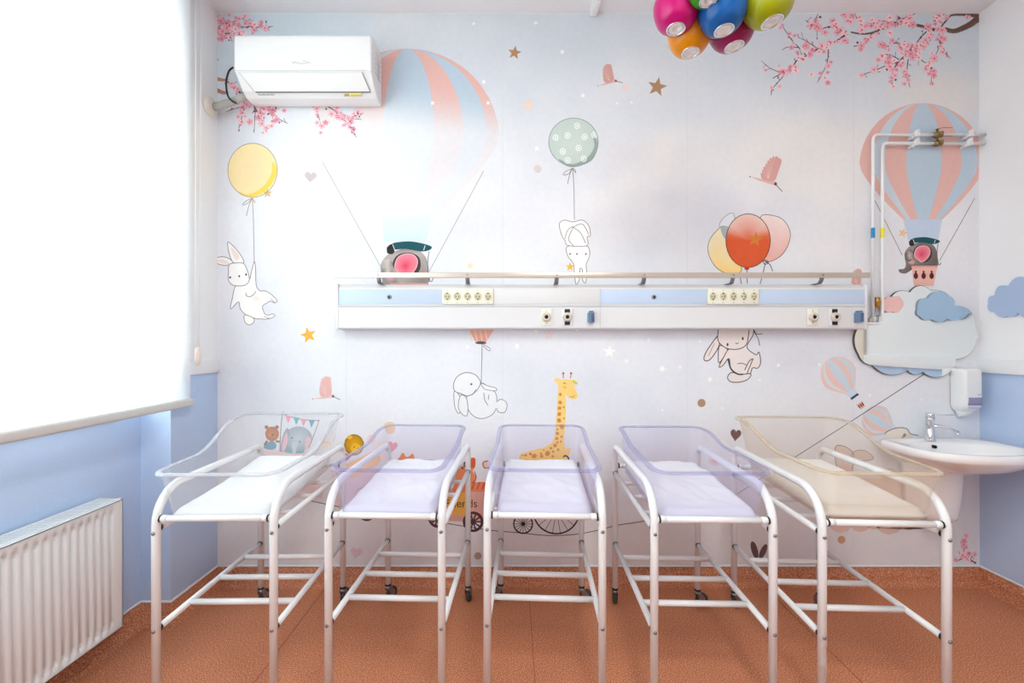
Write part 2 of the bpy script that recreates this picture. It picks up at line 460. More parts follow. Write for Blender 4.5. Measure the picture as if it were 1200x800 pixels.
# base sheet
xs = [252.5 + (1147 - 252.5) * i / 90 for i in range(91)]; ys = [16 + (662.6 - 16) * j / 65 for j in range(66)]
for i in range(90):
    for j in range(65):
        q = [(xs[i], ys[j]), (xs[i + 1], ys[j]), (xs[i + 1], ys[j + 1]), (xs[i], ys[j + 1])]
        mface(q, [bg(*p) for p in q], 0)
for x in (406, 589, 805, 1000):
    stroke([(x, 16), (x, 662)], .5, lambda a, b: lerp3(bg(a, b), (190, 190, 200), .16), 1, smooth=False)

PINK, SKY = (230, 186, 178), (188, 207, 222)
KS = [-1, -.80, -.60, -.26, .30, .62, .88, 1.0]
def hot_air(cx, top, kx, ky, rot=0.0, fade=None, layer=2, extra=True, simple=False, pale=0.0):
    def tr(x, y):
        x, y = x * kx, y * ky
        return (cx + x * math.cos(rot) - y * math.sin(rot), top + x * math.sin(rot) + y * math.cos(rot))
    def half(v):   # 0..136 down from the crown
        if v <= 74: return 74 * math.sqrt(max(0, 1 - ((74 - v) / 74) ** 2)) if v > 0 else 0
        t = (v - 74) / 62.0
        return 74 + (23 - 74) * (t ** 1.35 * .86 + t * .14)
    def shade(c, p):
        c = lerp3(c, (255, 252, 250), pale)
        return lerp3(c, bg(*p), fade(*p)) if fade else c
    vs = [0, .6, 2, 4.5, 9, 15, 22, 30, 40, 50, 60, 70, 80, 90, 100, 108, 116, 123, 130, 136]
    for i in range(7):
        base = PINK if i % 2 == 0 else (SKY if i != 1 else (204, 216, 226))
        for a, b in zip(vs, vs[1:]):
            ha, hb = half(a), half(b)
            # outer panels start lower, giving the lobed crown
            q = [tr(KS[i] * ha, a), tr(KS[i + 1] * ha, a), tr(KS[i + 1] * hb, b), tr(KS[i] * hb, b)]
            q = clip(q); mface(q, [shade(base, p) for p in q], layer)
    nk = [tr(-23, 136), tr(23, 136), tr(18, 160), tr(-17, 160)]
    poly(nk, lambda a, b: shade((196, 212, 232), (a, b)), layer)
    if simple:
        poly([tr(-17, 158), tr(18, 158), tr(20, 166), tr(-18, 166)], (50, 66, 96), layer + 1)
        poly([tr(-14, 190), tr(16, 190), tr(12, 212), tr(-10, 212)], (226, 180, 165), layer + 1)
        for k in (-8, 1, 9): poly([tr(k - 2, 195), tr(k + 3, 195), tr(k + 3, 206), tr(k - 2, 206)], (90, 40, 40), layer + 2)
        return
    rp = (122, 108, 104)
    g1, g2 = tr(-57, 112), tr(-24, 178)
    if not fade: stroke([g1, g2], .7, rp, layer + 2, smooth=False); stroke([tr(61, 111), tr(20, 184)], .7, rp, layer + 2, smooth=False)
    E = lambda pts: [tr(960 + x / 5 - 1081, 230 + y / 5 - 121) for x, y in pts]
    ent = lambda a, b: lerp3((196, 186, 182) if fade else (158, 146, 142), (132, 124, 122) if fade else (100, 90, 88), ss(0, 1, .5 + noise.noise(Vector((a * .14, b * .14, 0))) * 1.3))  # left elephant's greys are lightened to paint in the overexposed bright area
    poly(sm(E([(500, 330), (520, 300), (548, 282), (600, 268), (652, 276), (682, 308), (692, 360), (686, 410), (560, 414), (538, 432), (505, 452), (470, 446), (466, 428), (495, 424), (506, 400), (500, 360)])), ent, layer + 2)
    blob(*E([(528, 345)])[0], 4.5 * kx, 7 * ky, (196, 184, 178), layer + 3, rim=ent)
    poly(sm(E([(548, 325), (572, 292), (620, 286), (654, 305), (658, 350), (630, 384), (590, 384), (560, 360)])), (70, 58, 60), layer + 3)
    ec = E([(598, 340)])[0]; ea = sm(E([(556, 338), (568, 306), (596, 291), (630, 294), (647, 316), (642, 346), (622, 372), (598, 384), (580, 374), (562, 358)]))
    lay_ = nxt(layer + 4)
    for p_, q_ in zip(ea, ea[1:] + ea[:1]): mface([ec, p_, q_], [(224, 70, 100), (240, 138, 156), (240, 138, 156)], lay_)
    stroke(ea + [ea[0]], .8, (246, 196, 200), layer + 5, smooth=False)
    blob(*E([(540, 385)])[0], 4.2 * kx, 3.2 * ky, (232, 160, 160), layer + 4, rim=(170, 148, 146))
    stroke(E([(515, 372), (526, 378), (538, 370)]), .9, (50, 40, 40), layer + 5)
    poly(E([(540, 410), (690, 410), (668, 525), (553, 525)]), (236, 184, 172), layer + 3)
    stroke(E([(538, 412), (692, 412)]), 2, (226, 160, 150), layer + 4, smooth=False)
    for x in (564, 610, 657):
        blob(*E([(x, 466)])[0], 2.7 * kx, 3.7 * ky, (92, 28, 30), layer + 4, n=12); poly(E([(x - 6, 436), (x + 6, 436), (x + 4, 455), (x - 4, 455)]), (92, 28, 30), layer + 4)
    poly(sm(E([(545, 250), (570, 242), (630, 240), (700, 258), (696, 274), (660, 280), (600, 270), (548, 272)])), (22, 82, 92), layer + 5)
    poly(sm(E([(526, 262), (545, 250), (556, 272), (548, 290), (528, 288), (524, 275)])), (42, 38, 42), layer + 6)
    stroke(E([(548, 252), (556, 275)]), .8, (214, 224, 226), layer + 7); stroke(E([(678, 256), (672, 275)]), .8, (214, 224, 226), layer + 7)
    stroke(E([(694, 280), (688, 330), (694, 392), (704, 402), (710, 388)]), .8, (90, 84, 84), layer + 5)
hot_air(1081, 121, 1, 1)
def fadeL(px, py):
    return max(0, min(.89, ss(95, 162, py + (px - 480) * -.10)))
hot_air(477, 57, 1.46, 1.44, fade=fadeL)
stroke([(378, 190), (446, 312)], .7, (170, 158, 152), 4, smooth=False); stroke([(567, 200), (503, 318)], .7, (170, 158, 152), 4, smooth=False)
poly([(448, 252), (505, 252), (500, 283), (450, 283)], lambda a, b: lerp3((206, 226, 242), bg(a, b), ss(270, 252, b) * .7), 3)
for x, y in ((567, 96), (572, 121), (507, 121)): star(x, y, 3, (250, 250, 250), 7)
hot_air(970, 421, .29, .33, rot=-.62, simple=True, pale=.25)
hot_air(1012, 484, .25, .27, rot=-1.05, simple=True, pale=.2)

GREY = (128, 120, 122)
# yellow balloon and its rabbit
blob(296.2, 199.6, 28.8, 31.4, (253, 226, 178), 2, rim=(251, 232, 176)); A = T(220, 140, 5)
poly(sm(A([(300, 420), (350, 440), (420, 410), (470, 360), (495, 300), (494, 255), (512, 262), (524, 300), (510, 350), (470, 405), (420, 440), (370, 455), (330, 448)])), (250, 216, 96), 3)
c = [(296.2 + 29 * math.cos(a), 199.6 + 31.6 * math.sin(a)) for a in [2 * PI * k / 32 for k in range(33)]]
stroke(c, .8, (170, 156, 140), 4, smooth=False)
stroke(A([(375, 462), (340, 480), (322, 500), (350, 492), (378, 462)]), .7, (150, 140, 130), 4); stroke(A([(376, 465), (358, 510), (345, 566)]), .8, (170, 150, 130), 4)
stroke(A([(378, 460), (396, 488)]), 1.4, (216, 180, 130), 4); star(*A([(468, 432)])[0], 6, (222, 190, 130), 2)
stroke(A([(380, 460), (386, 600), (390, 800), (389, 830)]), .7, (150, 140, 138), 4)
A = T(220, 260, 5); WF = (250, 250, 249)
drawn(A([(255, 250), (215, 255), (172, 240), (172, 210), (215, 205), (250, 220), (268, 240)]), WF, GREY, .8, 3)
poly(sm(A([(250, 244), (215, 246), (178, 234), (178, 222), (215, 222)])), (244, 228, 222), 5)
drawn(A([(270, 238), (245, 190), (235, 130), (243, 120), (285, 160), (318, 205), (328, 240)]), WF, GREY, .8, 3)
poly(sm(A([(282, 225), (262, 180), (256, 150), (285, 175), (305, 210)])), (244, 228, 222), 5)
drawn(A([(300, 372), (362, 335), (372, 300), (385, 250), (393, 232), (399, 280), (400, 340), (405, 380), (425, 403), (455, 405), (482, 418), (503, 436), (521, 453), (524, 466), (514, 474), (500, 470), (484, 464), (462, 476), (443, 488), (439, 502), (446, 524), (455, 541), (474, 546), (496, 539), (509, 543), (507, 555), (480, 566), (450, 570), (425, 566), (400, 566), (345, 545), (310, 510), (298, 468), (252, 510), (262, 450), (278, 380)]), WF, GREY, .8, 3)
stroke(A([(342, 415), (345, 432), (365, 438), (388, 425), (400, 405)]), .8, GREY, 6); stroke(A([(448, 552), (462, 560), (480, 565)]), .7, GREY, 6); stroke(A([(488, 448), (500, 462), (512, 472)]), .7, GREY, 6)
blob(*A([(405, 450)])[0], 9, 6, (248, 232, 222), 5, rot=.4, rim=WF)
drawn(A([(245, 250), (240, 300), (240, 340), (262, 368), (300, 375), (340, 368), (362, 340), (352, 290), (330, 245), (290, 240)]), WF, GREY, .8, 5)
drawn(A([(335, 545), (336, 585), (360, 603), (385, 590), (388, 565)]), WF, GREY, .8, 5)
for p in A([(250, 325), (343, 308), (303, 318)]): blob(*p, 1.1, 1.5, (70, 64, 66), 7, n=8)
# green balloon
blob(672, 166.5, 29, 28, (206, 220, 214), 2, rim=(196, 212, 206)); A = T(500, 0, 4)
poly(sm(A([(620, 745), (680, 770), (750, 740), (785, 690), (780, 640), (800, 660), (800, 700), (770, 755), (690, 784), (640, 770)])), (150, 168, 164), 3)
c = [(672 + 29 * math.cos(a), 166.5 + 28 * math.sin(a)) for a in [2 * PI * k / 32 for k in range(33)]]
stroke(c, .8, (140, 150, 148), 4, smooth=False)
for x, y in ((705, 590), (740, 642), (660, 636), (604, 645), (712, 694), (638, 710), (736, 744), (660, 752), (785, 632)):
    p = A([(x, y)])[0]; c = [(p[0] + 3 * math.cos(a), p[1] + 3.3 * math.sin(a)) for a in [2 * PI * k / 12 for k in range(13)]]
    stroke(c, 1.1, (244, 248, 246), 4, smooth=False); blob(p[0], p[1], 1.5, 1.8, (236, 242, 238), 4, n=8)
A = T(400, 180, 4)
stroke(A([(1082, 70), (1050, 85), (1040, 100), (1065, 95), (1082, 70), (1070, 100), (1060, 142)]), .7, GREY, 4)
stroke(A([(1082, 68), (1095, 75), (1098, 90), (1084, 72)]), .7, GREY, 4); stroke(A([(1084, 70), (1090, 160), (1092, 310)]), .7, GREY, 4)
drawn(A([(1060, 435), (1062, 480), (1088, 515), (1092, 560), (1100, 612), (1115, 590), (1118, 540), (1130, 545), (1130, 590), (1145, 605), (1150, 560), (1148, 520), (1163, 480), (1162, 450), (1145, 432)]), WF, GREY, .8, 2)
drawn(A([(1085, 320), (1045, 312), (1022, 330), (1032, 380), (1050, 410), (1062, 430), (1150, 432), (1152, 390), (1167, 385), (1160, 340), (1130, 312)]), WF, GREY, .8, 4)
stroke(A([(1048, 400), (1060, 360), (1085, 345), (1065, 400), (1090, 434)]), .8, GREY, 6); stroke(A([(1085, 345), (1120, 370), (1145, 420)]), .8, GREY, 6); stroke(A([(1085, 345), (1130, 330), (1160, 380)]), .8, GREY, 6)
for p in A([(1072, 470), (1146, 470), (1104, 470)]): blob(*p, 1, 1.2, (80, 72, 74), 6, n=8)
star(*A([(1072, 530)])[0], 5.5, (240, 190, 80), 6)
# rabbit below the left bedhead
poly([(548, 383), (581, 383), (570, 400), (557, 400)], lambda a, b: lerp3((244, 196, 176), (226, 160, 150), ss(383, 400, b)), 2)
for x in (553, 559, 565, 571): stroke([(x - 3, 384), (x, 399)], 1.2, (250, 214, 180), 3, smooth=False)
blob(563.6, 401.5, 6.6, 1.7, (92, 76, 82), 4); A = T(370, 430, 5)
stroke([(565, 403), (564.5, 425), (564, 449)], .8, GREY, 4); stroke([(566, 403), (574, 408), (573, 411), (566, 405)], .7, GREY, 4)
LG = (238, 239, 241)
drawn(A([(885, 175), (890, 240), (930, 290), (985, 300), (1040, 272), (1060, 220), (1055, 155), (1010, 115), (970, 95), (930, 150)]), LG, GREY, .8, 2)
drawn(A([(812, 140), (815, 230), (838, 272), (852, 240), (850, 180)]), LG, GREY, .8, 2)
drawn(A([(808, 100), (830, 55), (880, 32), (935, 45), (965, 85), (955, 120), (930, 150), (890, 168), (850, 155), (815, 140)]), LG, GREY, .9, 4)
drawn(A([(850, 165), (835, 230), (855, 272), (885, 285), (892, 240), (882, 180)]), LG, GREY, .8, 6)
drawn(A([(970, 95), (1010, 110), (1055, 122), (1058, 138), (1020, 136), (985, 125)]), LG, GREY, .7, 6)
blob(*A([(1088, 225)])[0], 7.2, 8, LG, 4); c = A([(1058, 205), (1085, 188), (1115, 205), (1120, 235), (1105, 265), (1070, 262), (1060, 240)]); stroke(c, .8, GREY, 5)
stroke(A([(985, 150), (990, 190), (1010, 225)]), .8, GREY, 6); stroke(A([(1015, 160), (1012, 190)]), .8, GREY, 6)
blob(*A([(912, 100)])[0], 1.3, 1.3, (100, 94, 96), 6, n=8); stroke(A([(915, 165), (940, 130)]), .8, GREY, 6)
# rabbit right of the middle, behind the unit
A = T(800, 300, 5); CP = (236, 226, 223); DK = (74, 68, 74)
drawn(A([(208, 465), (150, 540), (125, 590), (130, 612), (160, 605), (200, 550), (215, 510)]), CP, DK, 1.1, 2)
stroke(A([(150, 585), (185, 510)]), 1.4, (206, 178, 172), 5)
drawn(A([(215, 525), (208, 600), (214, 625), (240, 590), (262, 548)]), CP, DK, 1.0, 2)
drawn(A([(270, 545), (240, 590), (212, 648), (235, 640), (270, 600), (282, 660), (320, 690), (390, 690), (408, 655), (440, 655), (456, 620), (446, 562), (430, 578), (385, 548), (378, 520), (412, 460), (412, 420), (388, 420), (360, 520), (320, 545)]), CP, DK, 1.0, 3)
drawn(A([(230, 400), (205, 460), (212, 505), (258, 540), (320, 545), (365, 525), (382, 480), (374, 400)]), CP, DK, 1.0, 5)
drawn(A([(285, 682), (262, 710), (280, 735), (330, 738), (380, 722), (398, 690), (340, 692)]), CP, DK, 1.0, 5)
stroke(A([(265, 600), (282, 660), (320, 690), (352, 692)]), 1.8, DK, 7); stroke(A([(318, 630), (350, 628), (375, 640)]), .8, DK, 7); stroke(A([(375, 690), (395, 640), (412, 600)]), 1, DK, 7); stroke(A([(362, 668), (385, 620), (408, 600)]), 1, DK, 7)
for p in A([(262, 518), (351, 483)]): blob(*p, 1.2, 2, DK, 7, n=8)
stroke(A([(308, 508), (318, 514), (326, 506)]), .8, DK, 7); stroke(A([(412, 420), (430, 455), (466, 455)]), .8, DK, 7); stroke(A([(415, 440), (440, 480), (450, 525)]), .8, DK, 7)
# trio of balloons
A = T(800, 160, 5)
drawn(A([(300, 455), (245, 470), (215, 520), (240, 580), (300, 590)]), (226, 230, 236), (160, 158, 166), .8, 2)
drawn(A([(455, 470), (540, 465), (600, 500), (630, 570), (610, 650), (560, 710), (480, 728), (480, 600)]), lambda a, b: lerp3((240, 222, 218), (234, 180, 170), ss(255, 300, b)), (120, 104, 108), .8, 3)
drawn(A([(250, 527), (190, 560), (152, 620), (152, 690), (190, 760), (250, 800), (300, 805), (345, 775), (300, 640)]), lambda a, b: lerp3((246, 232, 196), (250, 212, 130), ss(290, 320, b)), (140, 120, 100), .8, 3)
poly(sm(A([(222, 535), (265, 528), (262, 600), (240, 590)])), (170, 182, 190), 5)
blob(*A([(382, 610)])[0], 26, 31.4, (226, 96, 52), 6, rim=lambda a, b: lerp3((238, 206, 196), (222, 92, 50), ss(262, 280, b)))
c = [(876.4 + 26 * math.cos(a), 282 + 31.4 * math.sin(a)) for a in [2 * PI * k / 32 for k in range(33)]]
stroke(c, .9, (96, 62, 56), 8, smooth=False); star(*A([(424, 602)])[0], 9.5, (216, 130, 52), 8, rot=.15)
blob(*A([(375, 772)])[0], 3, 2, (190, 70, 45), 8, n=10)
stroke(A([(375, 775), (377, 860)]), .8, DK, 8); stroke(A([(484, 735), (470, 800), (452, 865)]), .8, DK, 8); stroke(A([(484, 735), (510, 750), (526, 790)]), .8, DK, 8); stroke(A([(330, 800), (343, 862)]), .8, DK, 8)
stroke(A([(468, 730), (490, 725), (500, 740), (480, 748), (468, 730)]), .8, DK, 8)
# birds
def bird(cx, cy, k, rot=0, col=(216, 164, 158)):
    def tr(pts): return [(cx + (x * math.cos(rot) - y * math.sin(rot)) * k, cy + (x * math.sin(rot) + y * math.cos(rot)) * k) for x, y in pts]
    O = lambda pts: tr([((x - 510) / 5, (y - 200) / 5) for x, y in pts])
    poly(O([(460, 245), (455, 215), (464, 213), (463, 195), (472, 196), (472, 176), (482, 178), (484, 160), (492, 160), (496, 140), (506, 143), (510, 124), (522, 130), (530, 114), (538, 122), (552, 114), (560, 124), (576, 132), (580, 148), (560, 205), (545, 250), (525, 268), (490, 268)]), col, 2)
    for x, y in ((472, 196), (484, 165), (498, 145), (516, 130), (540, 122)): stroke(O([(x, y), (500, 250)]), .5 * k, lerp3(col, (240, 220, 214), .6), 3, smooth=False)
    poly(O([(398, 236), (450, 246), (500, 262), (545, 262), (552, 276), (530, 284), (490, 272), (440, 256)]), lerp3(col, (240, 220, 214), .3), 3)
    blob(*O([(543, 278)])[0], 1.8 * k, 2 * k, (110, 70, 74), 4, n=10); stroke(O([(548, 285), (582, 322)]), .9 * k, (80, 64, 66), 4, smooth=False)
    stroke(O([(398, 236), (390, 236)]), 1.2 * k, (90, 70, 70), 4, smooth=False)
bird(902, 200, 1); bird(712, 88, .7, -.55); bird(381, 455, .78, -.4, (232, 184, 178)); bird(1003, 326, .62, -.3)
# small marks
star(603, 62, 8.5, (184, 142, 104), 2, .15); star(770, 102, 12, (178, 138, 108), 2, .2); star(361.5, 392.5, 10, (242, 180, 66), 2, -.25)
star(619, 123, 8, (240, 216, 198), 2, .1); star(363, 326, 9, (252, 246, 226), 2, .1); star(643.5, 392, 7.5, (240, 222, 220), 2, .1); star(551, 311, 5, (246, 222, 190), 2)
star(1058, 273, 6, (234, 200, 152), 2, .3)
for x, y, r in ((659, 61, 3.5), (683, 112, 3.5), (628, 27, 3), (714, 412, 8), (776, 432, 5), (734, 423, 3), (760, 398, 2.5), (832, 445, 3.5), (629, 174, 3.5), (628, 388, 3), (676, 387, 2.5),
                (606, 406, 3), (912, 428, 2.5), (832, 444, 3), (960, 427, 2.5), (1019, 463, 2.5), (740, 120, 2), (797, 430, 2.5), (548, 406, 2.5), (606, 404, 2.5), (748, 500, 3.5), (820, 400, 2),
                (723, 121, 2), (890, 445, 2.5), (1080, 468, 2), (555, 28, 2.5), (776, 480, 2), (846, 478, 2)):
    star(x, y, r, (248, 248, 246), 2, rnd.random())
for x, y, r, c in ((733, 102, 4.2, (240, 220, 218)), (630, 198, 4.6, (218, 208, 210)), (822, 472, 4.8, (178, 142, 116)), (986, 632, 4.6, (210, 168, 140)), (560, 651, 4.4, (176, 152, 140)), (340, 415, 2, (236, 226, 214))):
    blob(x, y, r, r, c, 2, n=14)
heart(364, 207, 7.2, (208, 196, 200), 2, .1); heart(418, 647, 7, (226, 200, 206), 2, .1); heart(862, 509, 8, (122, 90, 90), 2, .12, .8); heart(460, 523, 7.5, (232, 168, 176), 2, .15, .8)
blob(884, 644, 3.8, 10.5, (112, 88, 92), 2, rot=-.28); blob(894, 646, 3.4, 9.5, (112, 88, 92), 2, rot=.42)
# kite line
stroke([(1083, 438), (990, 498), (900, 555), (840, 590), (760, 609), (724, 615), (700, 621), (672, 626), (640, 627), (610, 624), (575, 621), (530, 614), (490, 607), (440, 600), (400, 594), (362, 586)], .9, (92, 80, 84), 4)
# giraffe
A = T(540, 430, 5); GY = (250, 212, 128); GB = (212, 140, 66)
poly(A([(338, 560), (345, 512), (400, 490), (480, 472), (530, 448), (552, 400), (560, 300), (565, 200), (572, 130), (568, 95), (545, 80), (552, 66), (575, 64), (592, 74), (620, 70), (645, 76), (662, 72), (686, 90), (684, 102), (662, 98), (672, 130), (686, 170), (676, 186), (650, 188), (628, 178), (616, 160), (616, 250), (610, 350), (604, 440), (612, 478), (645, 475), (640, 500), (628, 520), (632, 560)]), GY, 4)
for x, y, r in ((583, 160, 10), (582, 207, 12), (578, 240, 12), (577, 275, 13), (576, 312, 14), (592, 350, 15), (566, 388, 11), (562, 418, 10), (552, 458, 13), (508, 505, 17), (430, 520, 16), (474, 522, 11), (408, 508, 10), (380, 516, 9), (362, 516, 6), (528, 474, 9), (540, 494, 8), (570, 484, 9), (538, 522, 8), (470, 506, 8), (590, 408, 8), (586, 436, 7), (602, 234, 6), (604, 300, 6), (566, 440, 8), (566, 364, 7), (486, 486, 6)):
    blob(*A([(x, y)])[0], r / 5, r / 5 * .9, GB, 5, n=6, rot=x)
for x in (600, 642): stroke(A([(x, 66), (x + (x > 610) * 4, 40)]), 1.2, (200, 120, 80), 5, smooth=False); blob(*A([(x + (x > 610) * 4, 36)])[0], 1.4, 1.4, (176, 96, 66), 5, n=8)
poly(sm(A([(650, 80), (668, 80), (684, 98), (668, 100)])), (206, 206, 110), 5)
stroke(A([(600, 98), (607, 92), (615, 98)]), .8, (120, 90, 50), 5); stroke(A([(600, 110), (608, 122), (616, 114)]), .6, (180, 130, 70), 5)
stroke(A([(640, 170), (655, 176), (666, 164)]), .6, (160, 110, 60), 5); stroke(A([(600, 528), (612, 518), (630, 530), (632, 550)]), 1.8, (74, 62, 74), 6)
# bear, little elephant and pennants
A = T(280, 470, 8); BR = (206, 148, 112)
poly(A([(195, 490), (215, 420), (250, 450), (400, 455), (640, 470), (640, 560), (180, 560)]), (240, 216, 218), 2)
poly(sm(A([(255, 400), (235, 420), (240, 440), (300, 455), (345, 440), (350, 400), (310, 370)])), (126, 168, 190), 3)
blob(*A([(312, 305)])[0], 8, 8.6, BR, 4, rim=(190, 126, 90)); blob(*A([(260, 242)])[0], 2.3, 2.3, (180, 118, 84), 3, n=12); blob(*A([(358, 242)])[0], 2.3, 2.3, (180, 118, 84), 3, n=12)
stroke(A([(268, 370), (240, 410)]), 2.6, (150, 110, 90), 5); stroke(A([(345, 375), (385, 378)]), 2.4, (170, 126, 98), 5); blob(*A([(315, 312)])[0], 1.2, .9, (90, 56, 40), 5, n=8)
blob(*A([(292, 318)])[0], 1.4, 1.2, (232, 150, 130), 5, n=8)
EG = (188, 200, 210)
poly(sm(A([(440, 480), (440, 430), (470, 400), (600, 400), (610, 440), (600, 485)])), (140, 178, 190), 3)
blob(*A([(560, 350)])[0], 16, 14.5, (204, 212, 220), 4, rim=(170, 184, 196))
poly(sm(A([(455, 250), (420, 300), (395, 400), (388, 470), (430, 465), (455, 400), (475, 290)])), (168, 178, 190), 5); poly(sm(A([(450, 290), (420, 350), (405, 455), (430, 455), (460, 370)])), (238, 196, 206), 6)
poly(sm(A([(640, 330), (680, 350), (675, 400), (640, 450), (625, 470), (620, 400)])), (232, 200, 204), 5)
poly(sm(A([(500, 390), (560, 380), (545, 430), (535, 480), (505, 490), (500, 440)])), (206, 214, 222), 6)
for p in A([(498, 342), (571, 378)]): blob(*p, .8, 1.1, (70, 80, 90), 6, n=8)
stroke(A([(412, 95), (395, 250), (385, 470)]), .8, (150, 120, 124), 5); stroke(A([(755, 170), (710, 300), (655, 440)]), .8, (150, 130, 136), 5)
stroke(A([(412, 120), (560, 165), (750, 182)]), .7, (110, 96, 104), 5)
for x, y, c in ((465, 135, (240, 168, 190)), (540, 150, (124, 186, 194)), (608, 165, (240, 168, 190)), (683, 178, (124, 178, 196))):
    poly(A([(x - 28, y - 4), (x + 30, y + 4), (x - 3, y + 72)]), c, 6)
blob(*A([(818, 385)])[0], 8, 6.5, (244, 222, 204), 3, rot=.3, rim=(240, 230, 222)); stroke(A([(770, 400), (820, 380), (870, 400)]), 1.2, (220, 190, 166), 4); stroke(A([(790, 360), (820, 385)]), 1, (220, 196, 176), 4)
# lion
blob(415, 521, 10.4, 11.6, (240, 172, 30), 4, rim=(196, 142, 20)); c = [(415 + 10.6 * math.cos(a) * (1 + .05 * (k % 2)), 521 + 11.8 * math.sin(a)) for k, a in enumerate([2 * PI * k / 26 for k in range(27)])]
stroke(c, 1.5, (150, 122, 22), 5, smooth=False); blob(417, 525, 6, 6, (250, 206, 50), 6, rim=(244, 186, 40)); blob(410, 512, 3, 2.5, (250, 190, 60), 6)
for p in ((415, 523.5), (420, 525)): blob(*p, .8, 1, (70, 50, 20), 7, n=8)
poly([(404, 530), (412, 534), (404, 542), (400, 538)], (196, 52, 96), 4)
poly(sm([(404, 548), (412, 540), (426, 534), (440, 528), (446, 540), (430, 552), (412, 560)]), (246, 196, 140), 3)
blob(448, 528, 14, 18, (248, 222, 204), 2, rim=bg); poly(sm([(450, 498), (455, 494), (462, 496), (462, 506), (454, 508)]), (234, 206, 176), 4)
poly(sm([(430, 518), (432, 510), (440, 510), (438, 520)]), (236, 206, 206), 4)
# carts
poly([(388, 548), (446, 552), (446, 600), (392, 592)], (238, 212, 216), 2)
poly([(446, 552), (478, 556), (474, 602), (446, 600)], (240, 224, 226), 2)
stroke([(416, 578), (421, 572), (428, 573)], 1, (190, 170, 180), 4)
poly([(352, 566), (380, 570), (378, 584), (350, 578)], (236, 208, 206), 2)
poly(sm([(465, 540), (468, 536), (472, 530), (476, 535), (480, 534), (484, 531), (485, 542)]), (236, 142, 82), 4)
blob(505, 541, 6, 3, (196, 200, 200), 3)
# fox / tiger on cart with sign
poly([(524, 572), (572, 572), (570, 612), (526, 610)], (226, 172, 162), 3); poly([(522, 578), (548, 576), (556, 590), (548, 604), (523, 602)], (246, 186, 84), 4)
poly(sm([(533, 564), (536, 552), (542, 544), (548, 538), (556, 536), (557, 546), (554, 552), (558, 560), (552, 574), (532, 576)]), (238, 142, 96), 4)
poly(sm([(551, 546), (552, 538), (557, 537), (556, 547)]), (206, 88, 46), 6); poly([(550, 570), (556, 565), (566, 564), (576, 568), (576, 576), (550, 576)], (240, 140, 98), 5)
for x in (553, 559, 565): stroke([(x, 573), (x + 3, 565)], 1.8, (206, 94, 56), 6, smooth=False)
for p in ((542, 548), (551, 547)): blob(*p, 1, 1.5, (60, 34, 26), 7, n=8)
stroke([(553, 566), (558, 560), (556, 552)], 1, (170, 80, 56), 6)
drawn([(566, 542), (572, 540), (574, 546), (568, 548)], (226, 196, 186), (170, 90, 70), 1.3, 4)
def wheel(cx, cy, r, tire, col, ns, hub, lw=.7):
    c = [(cx + r * math.cos(a), cy + r * math.sin(a)) for a in [2 * PI * k / 36 for k in range(37)]]
    stroke(c, tire, col, 6, smooth=False)
    for k in range(ns):
        a = 2 * PI * k / ns; stroke([(cx, cy), (cx + r * math.cos(a), cy + r * math.sin(a))], lw, col, 5, smooth=False)
    blob(cx, cy, hub, hub, col, 7, n=12)
wheel(554.5, 611, 10.5, 3.2, (84, 60, 64), 10, 3.4, 1.8); wheel(513, 607, 9.5, 3, (84, 60, 64), 10, 3, 1.8)
wheel(613, 613.5, 11, 1.6, (44, 34, 38), 16, 2); wheel(652, 598, 27, 1.7, (44, 34, 38), 18, 3, .6); wheel(430, 600, 9, 2.4, (84, 60, 64), 10, 2.6, 1.4)
# far right: pale animals and scalloped clouds
poly(sm([(1038, 511), (1039, 505), (1046, 502), (1055, 501), (1063, 503), (1068, 510), (1066, 514), (1040, 514)]), (236, 224, 212), 3); stroke([(1036, 508), (1042, 504), (1052, 501), (1062, 502), (1067, 508), (1076, 510)], .9, (96, 84, 84), 5)
cl = [(950, 560)]
for cx, r in ((985, 15), (1008, 14), (1024, 11), (1042, 17), (1064, 12), (1080, 10)):
    y0 = 606 + (1042 - abs(1042 - cx)) * 0
    for k in range(7):
        a = PI - PI * k / 6; cl.append((cx + r * math.cos(a), 610 + r * .95 * math.sin(a)))
cl += [(1094, 600), (1094, 560)]
poly(cl, (226, 196, 184), 2)
drawn([(978, 530), (980, 522), (990, 523), (999, 530), (1000, 540), (996, 556), (986, 556), (980, 545)], (216, 196, 188), (110, 92, 92), .9, 4)
drawn([(999, 530), (1010, 527), (1020, 532), (1022, 538), (1000, 540)], (214, 196, 188), (120, 104, 104), .8, 4)
poly([(984, 545), (996, 545), (995, 556), (986, 556)], (224, 184, 176), 6); blob(1042, 560, 10, 12, (226, 178, 158), 3, rim=(214, 196, 190))
blob(838, 540, 10, 7, (226, 160, 144), 3, rim=bg)

# cherry blossom
PK = [(240, 172, 188), (246, 190, 202), (232, 150, 172), (250, 212, 218)]
def blossom(x, y, r):
    c = rnd.choice(PK); rot = rnd.random() * PI; sq = .65 + rnd.random() * .35; ct = rnd.random() * PI
    for k in range(5):
        a = rot + 2 * PI * k / 5; dx, dy = math.cos(a) * r * .55, math.sin(a) * r * .55 * sq
        blob(x + dx, y + dy, r * .52, r * .42 * sq, c, 5, rot=a, n=8, rim=lerp3(c, (252, 226, 228), .35))
    blob(x, y, r * .22, r * .2, (204, 92, 124), 6, n=6)
    for k in range(3):
        a = rnd.random() * 2 * PI; stroke([(x, y), (x + r * .6 * math.cos(a), y + r * .6 * math.sin(a))], 0.3, (206, 100, 132), 6, smooth=False)
def bud(x, y, r):
    blob(x, y, r, r * .8, rnd.choice([(214, 110, 144), (176, 84, 116), (232, 150, 174), (128, 70, 86)]), 5, rot=rnd.random() * 3, n=8)
